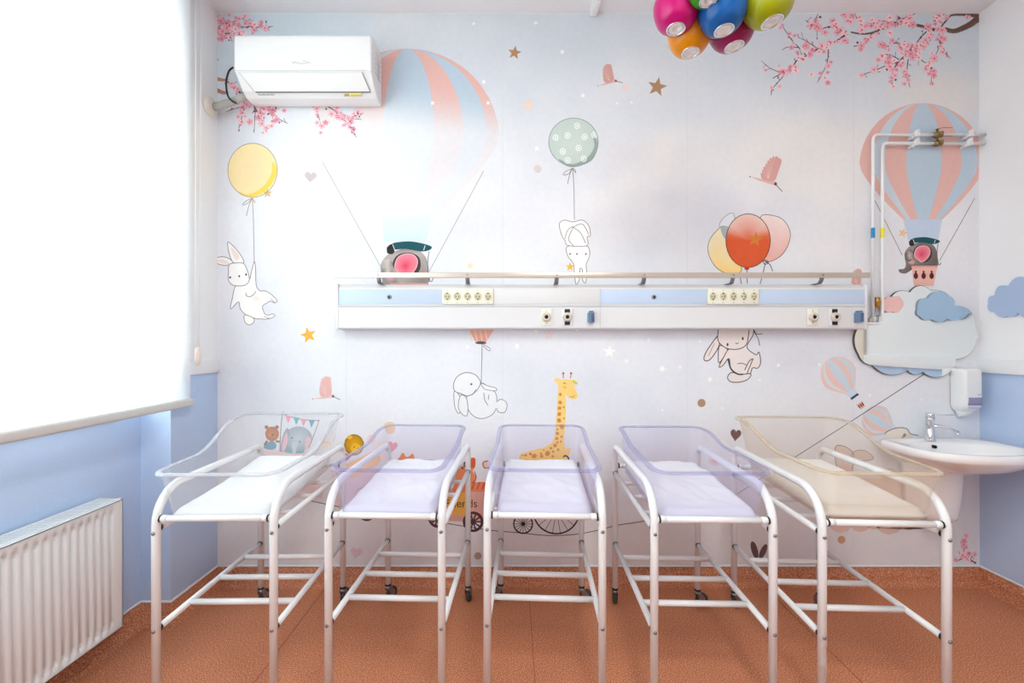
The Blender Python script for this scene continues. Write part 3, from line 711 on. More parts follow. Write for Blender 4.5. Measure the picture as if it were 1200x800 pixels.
def branch(pts, w0, w1, dens=.16, big=3.6, spread=5.5, tr=None, col=(98, 72, 68), twigs=True):
    P = tr(pts) if tr else pts
    Q = [Vector((p.x, p.y)) for p in cr([(a, b, 0) for a, b in P], 5)]
    n = len(Q)
    for i in range(n - 1):
        w_ = w0 + (w1 - w0) * i / n; stroke([tuple(Q[i]), tuple(Q[i + 1])], w_, col, 3, smooth=False)
        d = (Q[i + 1] - Q[i]).length
        m = d * dens; k = int(m) + (rnd.random() < m - int(m))
        for _ in range(k):
            p = Q[i] + Vector((rnd.gauss(0, spread * .6), rnd.gauss(0, spread * .6)))
            if not (253 < p.x < 1146 and 17 < p.y < 660): continue
            if rnd.random() < .62: blossom(p.x, p.y, big * 1.15 * (.7 + rnd.random() * .6))
            else:
                bud(p.x, p.y, big * .28 * (.7 + rnd.random()))
                stroke([tuple(Q[i]), tuple(p)], .5, col, 3, smooth=False)
A = T(880, 0, 3.75); BRN = (112, 84, 74)
branch([(1003, 72), (975, 100), (935, 122), (890, 138), (850, 128)], 8, 4.5, 0, tr=A, col=BRN)
branch([(1003, 68), (940, 66), (880, 68), (860, 88), (835, 118)], 3.2, 1.6, .05, tr=A, col=BRN)
branch([(1003, 100), (995, 76), (960, 68)], 6, 2, 0, tr=A, col=BRN)
branch([(850, 128), (795, 130), (745, 115), (690, 106), (650, 104), (600, 114), (540, 142), (490, 150), (438, 142)], 4.2, 1.6, .10, tr=A, col=BRN)
branch([(640, 100), (560, 95), (500, 118), (470, 90), (455, 55)], 1.6, .8, .30, tr=A)
branch([(640, 90), (700, 72), (730, 52)], 1.2, .7, .28, tr=A); branch([(600, 58), (560, 50), (520, 48)], 1.2, .7, .3, tr=A); branch([(440, 100), (410, 70), (388, 50)], 1.2, .7, .26, tr=A)
branch([(590, 118), (530, 150), (505, 190), (450, 205)], 1.3, .7, .3, tr=A)
branch([(800, 150), (775, 188), (735, 205), (700, 222), (655, 265), (625, 310), (618, 385)], 2.4, .7, .34, tr=A)
branch([(700, 222), (640, 190), (600, 205), (560, 210)], 1.2, .6, .34, tr=A); branch([(650, 262), (600, 240), (550, 262)], 1.2, .6, .32, tr=A)
branch([(640, 275), (590, 290), (545, 310), (492, 328)], 1.3, .6, .34, tr=A); branch([(690, 260), (685, 320), (698, 385)], 1.2, .5, .3, tr=A)
branch([(700, 222), (745, 262), (785, 300), (792, 370)], 1.3, .5, .36, tr=A); branch([(825, 150), (828, 195), (812, 240)], 1.2, .5, .3, tr=A); branch([(828, 180), (850, 225), (875, 258)], 1, .5, .26, tr=A)
branch([(770, 140), (745, 165), (720, 200)], 1.5, 1, .3, tr=A)
branch([(420, 150), (360, 190), (300, 212), (255, 240), (205, 262), (180, 295), (130, 325), (95, 345)], 2.2, .9, .36, tr=A)
branch([(290, 212), (240, 180), (205, 165)], 1, .5, .34, tr=A); branch([(215, 215), (180, 178), (150, 135), (135, 110)], 1.2, .5, .2, big=2.6, tr=A); branch([(210, 210), (160, 208), (135, 222)], 1, .5, .2, big=2.6, tr=A)
branch([(400, 135), (350, 118), (290, 128), (240, 90)], 1.4, .7, .4, tr=A); branch([(290, 128), (280, 95), (295, 60)], 1, .6, .3, tr=A)
branch([(130, 320), (80, 298), (45, 268)], .9, .4, .24, big=2.2, tr=A); branch([(150, 325), (120, 360), (92, 392), (88, 420)], 1, .4, .24, big=2.4, tr=A)
branch([(340, 215), (335, 270), (315, 320), (290, 365)], 1.2, .4, .26, big=3, tr=A)
branch([(800, 75), (815, 95), (850, 60)], 1.2, .8, .6, tr=A)
A = T(240, 0, 4)
LP = dict(big=3.0, tr=A, col=(120, 86, 84))
branch([(52, 130), (100, 110), (150, 100), (200, 75)], 1.4, .7, .55, **LP); branch([(52, 150), (110, 160), (160, 130), (230, 130), (320, 125)], 1.4, .6, .5, **LP)
branch([(60, 75), (90, 90), (110, 150), (130, 195)], 1.2, .6, .5, **LP); branch([(180, 90), (210, 110), (250, 145)], 1, .6, .4, **LP); branch([(52, 185), (90, 180), (130, 180)], 1, .6, .4, **LP)
branch([(50, 368), (80, 375), (105, 376)], 4.5, 2.5, 0, tr=A, col=(186, 140, 126)); branch([(50, 420), (90, 436), (110, 430)], 5, 3, 0, tr=A, col=(176, 132, 118)); branch([(100, 378), (130, 400), (165, 430)], 1.5, 1, .5, **LP)
branch([(150, 425), (200, 460), (260, 490), (320, 485), (345, 475)], 2, .8, .5, **LP); branch([(220, 480), (260, 545), (290, 620)], 1.2, .5, .28, **LP); branch([(240, 500), (235, 560), (232, 625)], 1, .4, .22, **LP)
branch([(200, 470), (180, 530), (160, 600)], 1.2, .5, .45, **LP); branch([(280, 490), (320, 540), (390, 580)], 1.2, .5, .4, **LP); branch([(180, 500), (140, 510), (100, 525)], .9, .5, .2, **LP); branch([(250, 490), (300, 520), (350, 510)], 1, .5, .5, **LP)
branch([(490, 475), (540, 490), (600, 480), (680, 475)], 1.6, .8, .5, **LP); branch([(560, 490), (610, 520), (640, 550), (735, 560)], 1.4, .5, .42, **LP); branch([(640, 550), (680, 590), (712, 645)], 1.1, .4, .32, **LP); branch([(520, 485), (535, 550), (550, 605)], 1.1, .4, .24, **LP); branch([(640, 560), (700, 545), (745, 530)], 1, .4, .3, **LP)
branch([(380, 470), (430, 480)], 1, .5, .4, **LP)
stroke([(253, 68), (257, 71)], .8, (120, 80, 84), 3, smooth=False); blob(254, 69, 1.6, 1.2, (140, 90, 100), 4, n=8)
branch([(1143, 660), (1136, 655), (1128, 654), (1120, 658)], 1.6, .9, .5, big=3, tr=None); branch([(1131, 655), (1129, 644), (1128, 632)], 1, .5, .5, big=3); branch([(1136, 655), (1140, 650), (1142, 646)], .9, .5, .6, big=3)

me = bpy.data.meshes.new('wall_mural')
mu.to_mesh(me); mu.free(); me.materials.append(M['mural'])
mural = bpy.data.objects.new('wall_mural', me); C.objects.link(mural)
tag(mural, 'pastel wallpaper mural of balloons, rabbits, giraffe and cherry blossom covering the back wall', 'mural')
# lettering on the cart sign, joined into the sheet
def into_mural(body, size, px, py, layer, col, italic=0.0):
    lm = text_mesh(body, size, None, (0, 0, 0), 'letters', italic=italic, ext=0.0)
    x0, y0, z0 = MV(px, py, layer)
    b = bmesh.new(); b.from_mesh(me); lay = b.loops.layers.float_color['paint']; start = len(b.faces)
    vs = [b.verts.new((v.co.x + x0, y0, v.co.z + z0)) for v in lm.vertices]
    for p in lm.polygons:
        try: f = b.faces.new([vs[i] for i in p.vertices])
        except ValueError: continue
        for l in f.loops: l[lay] = (lin(col[0]), lin(col[1]), lin(col[2]), 1)
    b.to_mesh(me); b.free(); bpy.data.meshes.remove(lm)
into_mural('Friends', 0.069, 520.5, 594, 9, (96, 62, 50))

# ------------------------------------------------------------------ roller blind
bl = empty('roller_blind', (-1.75, 0.85, 1.15))
tag(bl, 'large white roller blind pulled down over the window on the left', 'roller blind')
f = MB()
ny, nz = 40, 30; rows = []
for j in range(nz + 1):
    z = 1.165 + (3.40 - 1.165) * j / nz
    rows.append([(-1.75, y, z) for y in [-0.75 + (2.41 + 0.75) * i / ny for i in range(ny + 1)]])
f.rings(rows, closed=False, cap=False)
o = setpar(f.build('fabric', M['blind']), bl)
b = MB(); b.box((-1.766, -0.76, 1.128), (-1.734, 2.42, 1.172), .012, 3); setpar(b.build('bottom_bar', M['bar']), bl)
b = MB(); b.lathe([(.03, 0), (.03, 3.2)], (-1.765, -.78, 3.42), 24, 'Y'); setpar(b.build('roller_tube', M['bar']), bl)
for q_ in (2.42, -.81):
    b = MB(); b.box((-1.80, q_, 3.37), (-1.73, q_ + .025, 3.47), .004); setpar(b.build('bracket', M['trim_white']), bl)
b = MB(); b.tube([(-1.745, 2.445, 3.42), (-1.745, 2.445, 1.42)], .0022, 6); b.tube([(-1.735, 2.475, 3.42), (-1.738, 2.46, 1.42)], .0022, 6); setpar(b.build('pull_cord', M['cord']), bl)
b = MB(); b.lathe([(.004, .05), (.012, .04), (.016, .01), (.017, -.02), (.013, -.045), (.004, -.055)], (-1.74, 2.452, 1.40), 16); setpar(b.build('cord_weight', mat('pinkish cord weight', (238, 222, 216), .4)), bl)

# ------------------------------------------------------------------ radiator
ra = empty('radiator', (-1.88, 1.47, 0.14)); tag(ra, 'white ribbed panel radiator on the blue wall below the window blind', 'radiator')
Z0, Z1, XF, Y0, Y1 = 0.14, 0.74, -1.83, 0.88, 2.083
f = MB(); per = 0.0357; nr = int((Y1 - Y0 - .03) / per); ycols = [Y0, Y0 + .004]
prof = []
y = Y0 + .018
prof.append((Y0, 0)); prof.append((Y0 + .010, 0))
for i in range(nr):
    for dy, dd in ((.000, 0), (.008, 0), (.011, .3), (.014, .85), (.016, 1), (.025, 1), (.027, .85), (.030, .3), (.033, 0)):
        prof.append((y + dy, dd))
    y += per
prof.append((Y1 - .004, 0)); prof.append((Y1, 0))
zr = [(Z0, 0), (Z0 + .030, 0), (Z0 + .035, 1.9), (Z0 + .052, 1.9), (Z0 + .060, .7), (Z1 - .064, .7), (Z1 - .058, 1.9), (Z1 - .046, 1.9), (Z1 - .034, 0), (Z1 - .004, 0), (Z1, .0)]
rows = [[(XF - .0075 * d * k, yy, z) for yy, d in prof] for z, k in zr]
f.rings(rows, closed=False, cap=False)
fp = setpar(f.build('front_panel', M['radiator']), ra)
f = MB(); f.box((XF - .014, Y0, Z0), (XF - .0095, Y1, Z1)); f.box((XF - .0095, Y0, Z1 - .004), (XF, Y1, Z1)); f.box((XF - .0095, Y0, Z0), (XF, Y1, Z0 + .004)); f.box((XF - .0095, Y1 - .003, Z0), (XF, Y1, Z1)); setpar(f.build('panel_rim', M['radiator']), ra)
f = MB(); f.box((-1.935, Y0, Z0 + .005), (-1.925, Y1, Z1 - .005), .002)
for i in range(36): yy = Y0 + .03 + i * .032; f.box((-1.925, yy, Z0 + .05), (XF - .014, yy + .002, Z1 - .05))
setpar(f.build('back_panel', M['radiator']), ra)
f = MB(); f.box((-1.936, Y0, Z1 - .002), (-1.928, Y1, Z1 + .006)); f.box((XF - .018, Y0, Z1 - .002), (XF - .010, Y1, Z1 + .006)); f.box((-1.90, Y0, Z1 - .003), (-1.896, Y1, Z1 + .001)); f.box((-1.87, Y0, Z1 - .003), (-1.866, Y1, Z1 + .001))
n = 92
for i in range(n): yy = Y0 + (Y1 - Y0 - .006) * i / (n - 1); f.box((-1.93, yy, Z1 - .001), (XF - .012, yy + .0065, Z1 + .004))
setpar(f.build('top_grille', M['radiator']), ra)
f = MB(); f.box((-1.936, Y1 - .004, Z0 + .01), (XF - .010, Y1 + .001, Z1 + .004), .001); setpar(f.build('side_cover', M['radiator']), ra)
for yy_ in (1.05, 1.90):
    f = MB(); f.box((XREC, yy_ - .02, .25), (-1.934, yy_ + .02, .65), .002); setpar(f.build('bracket', M['radiator']), ra)
for yy_ in (1.0, .95):
    f = MB(); f.tube([(-1.88, yy_, .15), (-1.88, yy_, -0.0)], .009); setpar(f.build('pipe', M['radiator']), ra)

# ------------------------------------------------------------------ air conditioner, pipe and cable
ax0, ax1 = -1.561, -0.79
ac = empty('air_conditioner', (-1.175, WALL, 2.93)); tag(ac, 'white split air conditioner mounted high on the mural wall at left', 'air conditioner')
YW = WALL - .006
prof = [(YW, 3.212), (2.52, 3.212), (2.497, 3.206), (2.487, 3.19), (2.485, 3.16), (2.485, 3.003), (2.492, 2.996), (2.562, 2.926), (2.60, 2.905), (2.65, 2.90), (YW, 2.905)]
f = MB(); f.prismx(prof, ax0, ax1); o = setpar(f.build('casing', M['plastic']), ac); bevel(o, .008, 3)
f = MB()
a, b2 = Vector((0, 2.4905, 2.992)), Vector((0, 2.5585, 2.925)); nrm = Vector((0, -(b2 - a).z * -1, 0))
dirv = (b2 - a).normalized(); nv = Vector((0, dirv.z, -dirv.y)); nv = nv if nv.y < 0 else -nv
def slab(x0, x1, x2, x3, pa, pb, th, lift):
    """leaf on the slanted underside"""
    q = [Vector((x0, pa.y, pa.z)), Vector((x1, pa.y, pa.z)), Vector((x3, pb.y, pb.z)), Vector((x2, pb.y, pb.z))]
    lo = [v + nv * lift for v in q]; hi = [v + nv * (lift + th) for v in q]
    V = [f.bm.verts.new(v) for v in lo + hi]
    for idx in ((0, 1, 2, 3), (4, 5, 6, 7), (0, 1, 5, 4), (1, 2, 6, 5), (2, 3, 7, 6), (3, 0, 4, 7)): f.face([V[i] for i in idx])
slab(ax0 + .03, ax1 - .055, ax0 + .075, ax1 - .03, a, b2, .003, .0012)
setpar(f.build('air_flap', M['plastic']), ac)
f = MB(); e1 = b2; e2 = b2 + dirv * .008
slab(ax0 + .078, ax1 - .030, ax0 + .078, ax1 - .028, e1, e2, .0006, .0015)
slab(ax0 + .027, ax0 + .030, ax0 + .071, ax0 + .075, a, b2, .0006, .0015); slab(ax1 - .056, ax1 - .0525, ax1 - .030, ax1 - .0265, a, b2, .0006, .0015)
setpar(f.build('flap_gap', mat('dark gap', (110, 110, 112), .6)), ac)
f = MB(); f.box((ax0 + .02, 2.4835, 3.0), (ax1 - .02, 2.4850, 3.0015)); setpar(f.build('panel_seam', M['plastic_grey']), ac)
# sticker under the flap and the faint script on the front
f = MB(); s0 = b2 + dirv * .008; s1 = b2 + dirv * .028
xa = W(402, 105, 2.57).x; xb = W(425, 105, 2.57).x
slab(xa, xb, xa + .01, xb - .02, s0, s1, .0004, .0022); setpar(f.build('sticker', M['yellow_print']), ac)
f = MB(); slab(xa + .012, xa + .034, xa + .004, xa + .036, s0 + dirv * .004, s1 - dirv * .002, .0004, .0028)
for k in range(9): slab(xa + .045 + k * .007, xa + .050 + k * .007, xa + .045 + k * .007, xa + .050 + k * .007, s0 + dirv * .011, s0 + dirv * .017, .0004, .0028)
setpar(f.build('warning_print', M['grey_print']), ac); f = MB(); x = W(303, 105, 2.57).x
for k in range(11): slab(x + k * .0085, x + .005 + k * .0085, x + k * .0085, x + .006 + k * .0085, s0 + dirv * (.004 + .002 * (k % 3)), s0 + dirv * .013, .0004, .0028)
setpar(f.build('small_print', M['grey_print']), ac)
f = MB(); lx = W(342, 74, 2.485); pts = []
for k in range(60):
    u = k / 59; pts.append((lx.x + u * .105, 2.4842, lx.z + .006 * math.sin(u * 42) * (1 - .4 * u) + .003 * math.sin(u * 9)))
f.tube(pts, .0009, 4); f.tube([(lx.x + .062, 2.4842, lx.z + .012), (lx.x + .085, 2.4842, lx.z + .013)], .001, 4); setpar(f.build('script_logo', M['grey_print']), ac)
f = MB(); f.box((ax1 - .0005, 2.60, 3.02), (ax1 + .001, 2.64, 3.13), .0004)
for k in range(5): f.box((ax1, 2.56, 3.03 + k * .03), (ax1 + .0015, 2.66, 3.036 + k * .03))
setpar(f.build('side_vent', M['plastic_grey']), ac)
pp = empty('drain_pipe', W(250, 126, 2.69)); tag(pp, 'grey insulated pipe with round cream flange beneath the air conditioner', 'pipe')
f = MB(); f.tube([W(249, 126, 2.64), W(258, 123.5, 2.62), W(275, 118, 2.60), W(296, 109, 2.62)], .021, 16); setpar(f.build('insulated_tube', M['grey_pipe']), pp)
f = MB(); p0 = W(250, 125, 2.62); f.lathe([(.03, -.012), (.052, -.010), (.056, 0), (.052, .008), (.028, .012)], (XL + .012, p0.y, p0.z), 28, 'X'); setpar(f.build('flange', M['flange']), pp)
f = MB(); f.tube(cr([W(273, 79, 2.66), W(268, 84, 2.63), W(265, 97, 2.58), W(267, 112, 2.56), W(273, 119, 2.57), W(278, 121, 2.61)], 6), .0052, 8)
o = f.build('black_cable', M['black']); tag(o, 'looped black cable at the left end of the air conditioner', 'cable')

# ------------------------------------------------------------------ bed head service unit
FD = 2.62
def X(px, D=FD): return (px - 600) * D / F
def Z(py, D=FD): return EYE - (py - 400) * D / F
bh = empty('bedhead_unit', (X(705), WALL, Z(385))); tag(bh, 'long white and blue medical bedhead trunking with sockets on the mural wall', 'bedhead unit')
f = MB(); f.prismx([(YW + .003, Z(333)), (FD + .012, Z(333)), (FD, Z(337)), (FD, Z(358.5)), (FD - .006, Z(360)), (FD - .006, Z(384)), (FD + .004, Z(385.5)), (YW + .003, Z(385.5))], X(396), X(1014))
o = setpar(f.build('housing', M['panel_white']), bh); bevel(o, .003)
for xa, xb in ((394.5, 397), (1013, 1015.5)):
    f = MB(); f.box((X(xa), FD - .009, Z(386)), (X(xb), WALL - .002, Z(332.5)), .002); setpar(f.build('end_cap', M['panel_white']), bh)
for xa, xb, m in ((397, 518, 'panel_blue'), (578.5, 703, 'panel_white'), (703.6, 828, 'panel_blue'), (888.5, 1012.5, 'panel_blue')):
    f = MB(); f.box((X(xa), FD - .004, Z(356.2)), (X(xb), FD + .004, Z(339.2)), .0008); o = setpar(f.build('cover_strip', M[m]), bh)
    o['label'] = 'pale blue cover strip' if m == 'panel_blue' else 'white cover strip'
f = MB()
f.box((X(397), FD - .0075, Z(359.2)), (X(1013), FD + .002, Z(357.8)), .0005); f.box((X(702.8), FD - .0075, Z(384)), (X(703.4), FD, Z(338))); setpar(f.build('seam_profile', M['plastic_grey']), bh)
for px in (456.5, 766):
    f = MB(); f.lathe([(.0005, -.011), (.012, -.010), (.014, -.006), (.014, .004)], (X(px), FD, Z(348)), 20, 'Y'); k = setpar(f.build('screw_socket', M['steel']), bh)
    f = MB(); f.lathe([(.0005, -.0125), (.006, -.0122), (.006, -.006)], (X(px), FD, Z(348)), 12, 'Y'); f.build('hole', M['dark'], k).matrix_parent_inverse = k.matrix_parent_inverse.copy() if False else Matrix()
def child(o, par):
    o.parent = par; o.matrix_parent_inverse = Matrix(); return o
def socket_bank(px0, px1):
    f = MB(); f.box((X(px0), FD - .013, Z(356.5)), (X(px1), FD + .002, Z(338.5)), .002); pl = setpar(f.build('socket_bank', M['cream']), bh)
    for i in range(5):
        cx = X(px0 + (px1 - px0) * (i + .5) / 5); cz = Z(347.4)
        f = MB(); f.use(M['cream'])
        f.lathe([(.024, -.012), (.024, -.0165), (.0215, -.0175), (.0205, -.016), (.0200, -.0135)], (cx, FD, cz), 24, 'Y')
        f.use(M['cream_dark']).lathe([(.0005, -.0142), (.0203, -.0140), (.0203, -.0132)], (cx, FD, cz), 24, 'Y')
        f.use(M['dark'])
        for dx in (-.008, .008): f.lathe([(.0003, -.0152), (.0032, -.0150), (.0032, -.013)], (cx + dx, FD, cz), 10, 'Y')
        for dz in (-.0185, .0185): f.box((cx - .003, FD - .0175, cz + dz - .003), (cx + .003, FD - .013, cz + dz + .003))
        for dz in (-.036, .036): f.lathe([(.0003, -.0142), (.002, -.0140), (.002, -.013)], (cx, FD, cz + dz), 8, 'Y')
        child(f.build('socket'), pl)
socket_bank(518.5, 578); socket_bank(828.5, 888)
for px, kind in ((640, 0), (664.5, 1), (951, 0), (976.5, 1)):
    cx, cz = X(px), Z(371.5); y0 = FD - .006
    f = MB(); f.box((cx - .033, y0 - .006, cz - .049), (cx + .033, y0, cz + .049), .004); pl = setpar(f.build('gas_outlet_plate', M['cream'] if not kind else M['plastic']), bh)
    f = MB(); f.lathe([(.0190, .001), (.026, 0), (.028, -.006), (.026, -.016), (.020, -.022), (.0125, -.023), (.011, -.014)], (cx, y0 - .004, cz), 28, 'Y'); child(f.build('gas_outlet', mat('outlet ring', (216, 204, 194), .35)), pl)
    f = MB(); f.lathe([(.0003, -.020), (.0105, -.019), (.011, -.010)], (cx, y0 - .004, cz), 18, 'Y'); child(f.build('outlet_hole', M['dark']), pl)
    f = MB()
    if kind:
        for s in (-1, 1):
            f = MB(); f.box((cx - .016, y0 - .0085, cz + s * .036 - .011), (cx + .016, y0 - .005, cz + s * .036 + .011), .003); child(f.build('black_marking', M['black']), pl)
    else:
        for s in (-1, 1):
            f = MB(); f.box((cx - .001, y0 - .0072, cz + s * .036 - .005), (cx + .001, y0 - .005, cz + s * .036 + .005)); child(f.build('tick_marking', M['dark_print']), pl)
for px in (692, 1003.5):
    cx, cz = X(px), Z(371); y0 = FD - .006
    f = MB(); f.prism([(cx - .020, cz - .034), (cx + .018, cz - .034), (cx + .018, cz + .022), (cx + .012, cz + .024), (cx + .012, cz + .034), (cx - .012, cz + .034), (cx - .012, cz + .024), (cx - .020, cz + .022)], y0 - .03, y0)
    o = setpar(f.build('blue_connector', M['blue_plug']), bh); bevel(o, .002)
    f = MB(); f.box((cx - .002, y0 - .0325, cz - .03), (cx + .012, y0 - .029, cz + .018), .001); child(f.build('clip', mat('dark blue clip', (70, 96, 132), .4)), o)
# rail
RD = 2.555
f = MB(); f.box((X(391, RD), RD, Z(325.3, RD)), (X(1020, RD), RD + .010, Z(319.2, RD)), .0015); setpar(f.build('equipment_rail', M['bronze_rail']), bh)
for px in (443, 547.5, 652.5, 755.5, 860, 965):
    xx = X(px); zr0 = Z(322, RD); xr = px_x = X(px, RD)
    f = MB(); f.box((xr - .013, RD + .010, zr0 - .02), (xr + .013, RD + .014, zr0 + .015), .001)
    pts = [(RD + .012, zr0 - .012), (RD + .016, zr0 - .030), (RD + .030, zr0 - .044), (RD + .050, zr0 - .048), (RD + .075, zr0 - .046)]
    f.rings([[(xr - .012, p[0], p[1]), (xr + .012, p[0], p[1]), (xr + .012, p[0] + .003, p[1] + .003), (xr - .012, p[0] + .003, p[1] + .003)] for p in pts])
    f.box((xr - .012, RD + .03, Z(333) - .001), (xr + .012, RD + .10, Z(333) + .004), .001)
    f.box((xr - .012, RD + .03, Z(333)), (xr + .012, RD + .034, zr0 - .042))
    br = setpar(f.build('rail_bracket', M['steel']), bh)
    f = MB(); f.lathe([(.0003, -.004), (.004, -.003), (.005, 0)], (xr, RD, zr0), 12, 'Y'); child(f.build('screw', M['steel']), br)

# ------------------------------------------------------------------ gas pipes
PD = 2.665
def gas_pipe(name, label, pts, r, clips, valve, sticker, smat):
    e = empty(name, W(pts[0][0], pts[0][1], WALL)); tag(e, label, 'gas pipe', 'white gas pipes right of the bedhead unit')
    P = []
    raw = [W(a, b, PD) for a, b in pts]
    for i, p in enumerate(raw):
        if 0 < i < len(raw) - 1:
            a = (raw[i - 1] - p).normalized(); c = (raw[i + 1] - p).normalized(); q = .03
            for t in (0, .25, .5, .75, 1): P.append((p + a * q) * (1 - t) ** 2 + p * 2 * t * (1 - t) + (p + c * q) * t * t)
        else: P.append(p)
    f = MB(); f.tube(P, r, 14); setpar(f.build('tube', M['enamel']), e)
    for cx, cy in clips:
        p = W(cx, cy, PD); f = MB()
        f.box((p.x - .016, PD - .016, p.z - .014), (p.x + .016, WALL - .002, p.z + .014), .004); f.box((p.x - .008, PD - .022, p.z + .006), (p.x + .008, PD, p.z + .026), .003); f.box((p.x - .022, PD - .004, p.z - .022), (p.x - .012, WALL - .004, p.z - .008), .002)
        setpar(f.build('pipe_clip', M['plastic']), e)
    p = W(*valve, PD); f = MB()
    f.lathe([(.011, -.026), (.016, -.024), (.016, -.010), (.020, -.008), (.020, .008), (.016, .010), (.016, .024), (.011, .026)], tuple(p), 8, 'X')
    f.lathe([(.0003, -.034), (.009, -.033), (.011, -.01)], tuple(p + Vector((0, 0, 0))), 10, 'Y')
    f.lathe([(.006, .010), (.006, .03), (.009, .031), (.009, .036), (.0003, .037)], tuple(p), 10, 'Z')
    v = setpar(f.build('valve', M['brass']), e)
    f = MB(); f.tube([p + Vector((0, 0, .034)), p + Vector((.03, -.004, .042)), p + Vector((.085, -.006, .042))], .0028, 8, flat=.6); child(f.build('valve_lever', M['steel']), v)
    s0, s1 = W(sticker[0], sticker[1], PD), W(sticker[0], sticker[2], PD)
    f = MB(); f.tube([s0, s1], r + .0012, 14, cap=False); setpar(f.build('sticker', smat), e)
gas_pipe('gas_pipe', 'outer white gas pipe with a blue sticker, rising beside the bedhead unit', [(1023, 333 + 46), (1023, 158), (1154.5, 158)], .0088,
         [(1073, 158), (1136, 158)], (1098.5, 158), (0, 0, 0)[:0] or (1023, 267, 279), M['blue_sticker'])
gas_pipe('gas_pipe', 'inner white gas pipe with a yellow sticker, rising beside the bedhead unit', [(1014, 379), (1034, 379), (1034, 168), (1154, 168)], .0088,
         [(1073, 168), (1135, 168)], (1098.5, 168), (1034, 267, 279), M['yellow_sticker'])
f = MB(); f.lathe([(.011, -.03), (.015, -.028), (.015, .028), (.011, .03)], tuple(W(1028, 354, PD)), 8, 'Z'); f.lathe([(.006, -.03), (.006, .01)], tuple(W(1027, 354, PD)), 8, 'Y')
o = f.build('pipe_fitting', mat('copper brass', (190, 140, 70), .35, metal=.9)); tag(o, 'small brass fitting between the white gas pipes at the bedhead end', 'pipe fitting')
f = MB(); f.tube(cr([W(1027, 358, PD), W(1027, 364, PD - .01), W(1021, 371, PD), W(1016, 377, PD)], 6), .005, 8); o = f.build('flexible_hose', M['steel']); tag(o, 'short bent metal hose below the brass fitting by the bedhead end', 'hose')

# ------------------------------------------------------------------ cloud mirror and cloud boards
MD = WALL - .016
def arcs(path):
    """scalloped outline through points bulging outwards; path of (x,y,bulge)"""
    out = []
    for (a, b) in zip(path, path[1:] + path[:1]):
        p, q, k = Vector(a[:2]), Vector(b[:2]), a[2]
        m = (p + q) / 2; d = q - p; nn = Vector((d.y, -d.x)).normalized()
        h = d.length * k
        for t in range(12):
            u = t / 12; out.append(p + d * u + nn * h * 4 * u * (1 - u))
    return [(v.x, v.y) for v in out]
mi = empty('cloud_mirror', W(1074, 440)); tag(mi, 'cloud shaped wall mirror above the washbasin', 'mirror')
outl = arcs([(1012, 376, .05), (1034, 369, .05), (1042, 352, .24), (1066, 342, .28), (1090, 340, .22), (1118, 358, .26), (1143, 384, .16), (1144, 400, .18), (1120, 421, .16), (1113, 436, .20), (1081, 436, .22), (1063, 434, .2), (1022, 428, .16), (1006, 416, .20)])
pts = [(W(a, b, MD).x, W(a, b, MD).z) for a, b in outl]
f = MB(); f.prism(pts, MD, WALL - .004); g = setpar(f.build('backing', M['mirror_edge']), mi)
f = MB(); cxm = sum(p[0] for p in pts) / len(pts); czm = sum(p[1] for p in pts) / len(pts)
f.prism([(cxm + (p[0] - cxm) * .994, czm + (p[1] - czm) * .990) for p in pts], MD - .002, MD - .0002); setpar(f.build('mirror_glass', M['mirror']), mi)
def board(name, path, D, th, m, par=None, label=None):
    q = arcs(path); D = D + .010; th = .008; P = [(W(a, b, D).x, W(a, b, D).z) for a, b in q]
    f = MB(); f.use(m); a = [f.bm.verts.new((p[0], D, p[1])) for p in P]; b = [f.bm.verts.new((p[0], D + th, p[1])) for p in P]
    f.face(a); f.face(list(reversed(b))); f.use(M['foam_edge'])
    for i in range(len(P)): j = (i + 1) % len(P); f.face([a[j], a[i], b[i], b[j]])
    o = f.build(name)
    if par: setpar(o, par)
    if label: o['label'] = label
    return o
board('cloud_board', [(1036, 352, .22), (1046, 348, .25), (1058, 353, .2), (1056, 362, .25), (1046, 365, .2), (1036, 363, .3)], MD - .022, .018, M['foam_pink'], mi, 'small pink cloud board')
board('cloud_board', [(1076, 362, .3), (1088, 349, .28), (1110, 346, .24), (1119, 358, .42), (1127, 369, .25), (1110, 373, .2), (1092, 374, .2), (1079, 371, .25)], MD - .022, .018, M['foam_blue'], mi, 'light blue cloud board')
# blue cloud on the right wall
yy = lambda px: F * XR / (px - 600)
cloud = [(1160.5, 355, .3), (1168, 346, .3), (1184, 335, .3), (1212, 330, .3), (1222, 345, .3), (1228, 362, .3), (1212, 371, .2), (1196, 366, .2), (1184, 370, .2), (1168, 366, .3)]
q = arcs(cloud); P = []
for a, b in q: D = yy(a); P.append((D, EYE - (b - 400) * D / F))
f = MB(); f.use(M['foam_blue_light']); f.prismx(P, XR - .014, XR - .001); o = f.build('cloud_board'); tag(o, 'pale blue cloud shaped board on the white right wall', 'wall decoration')

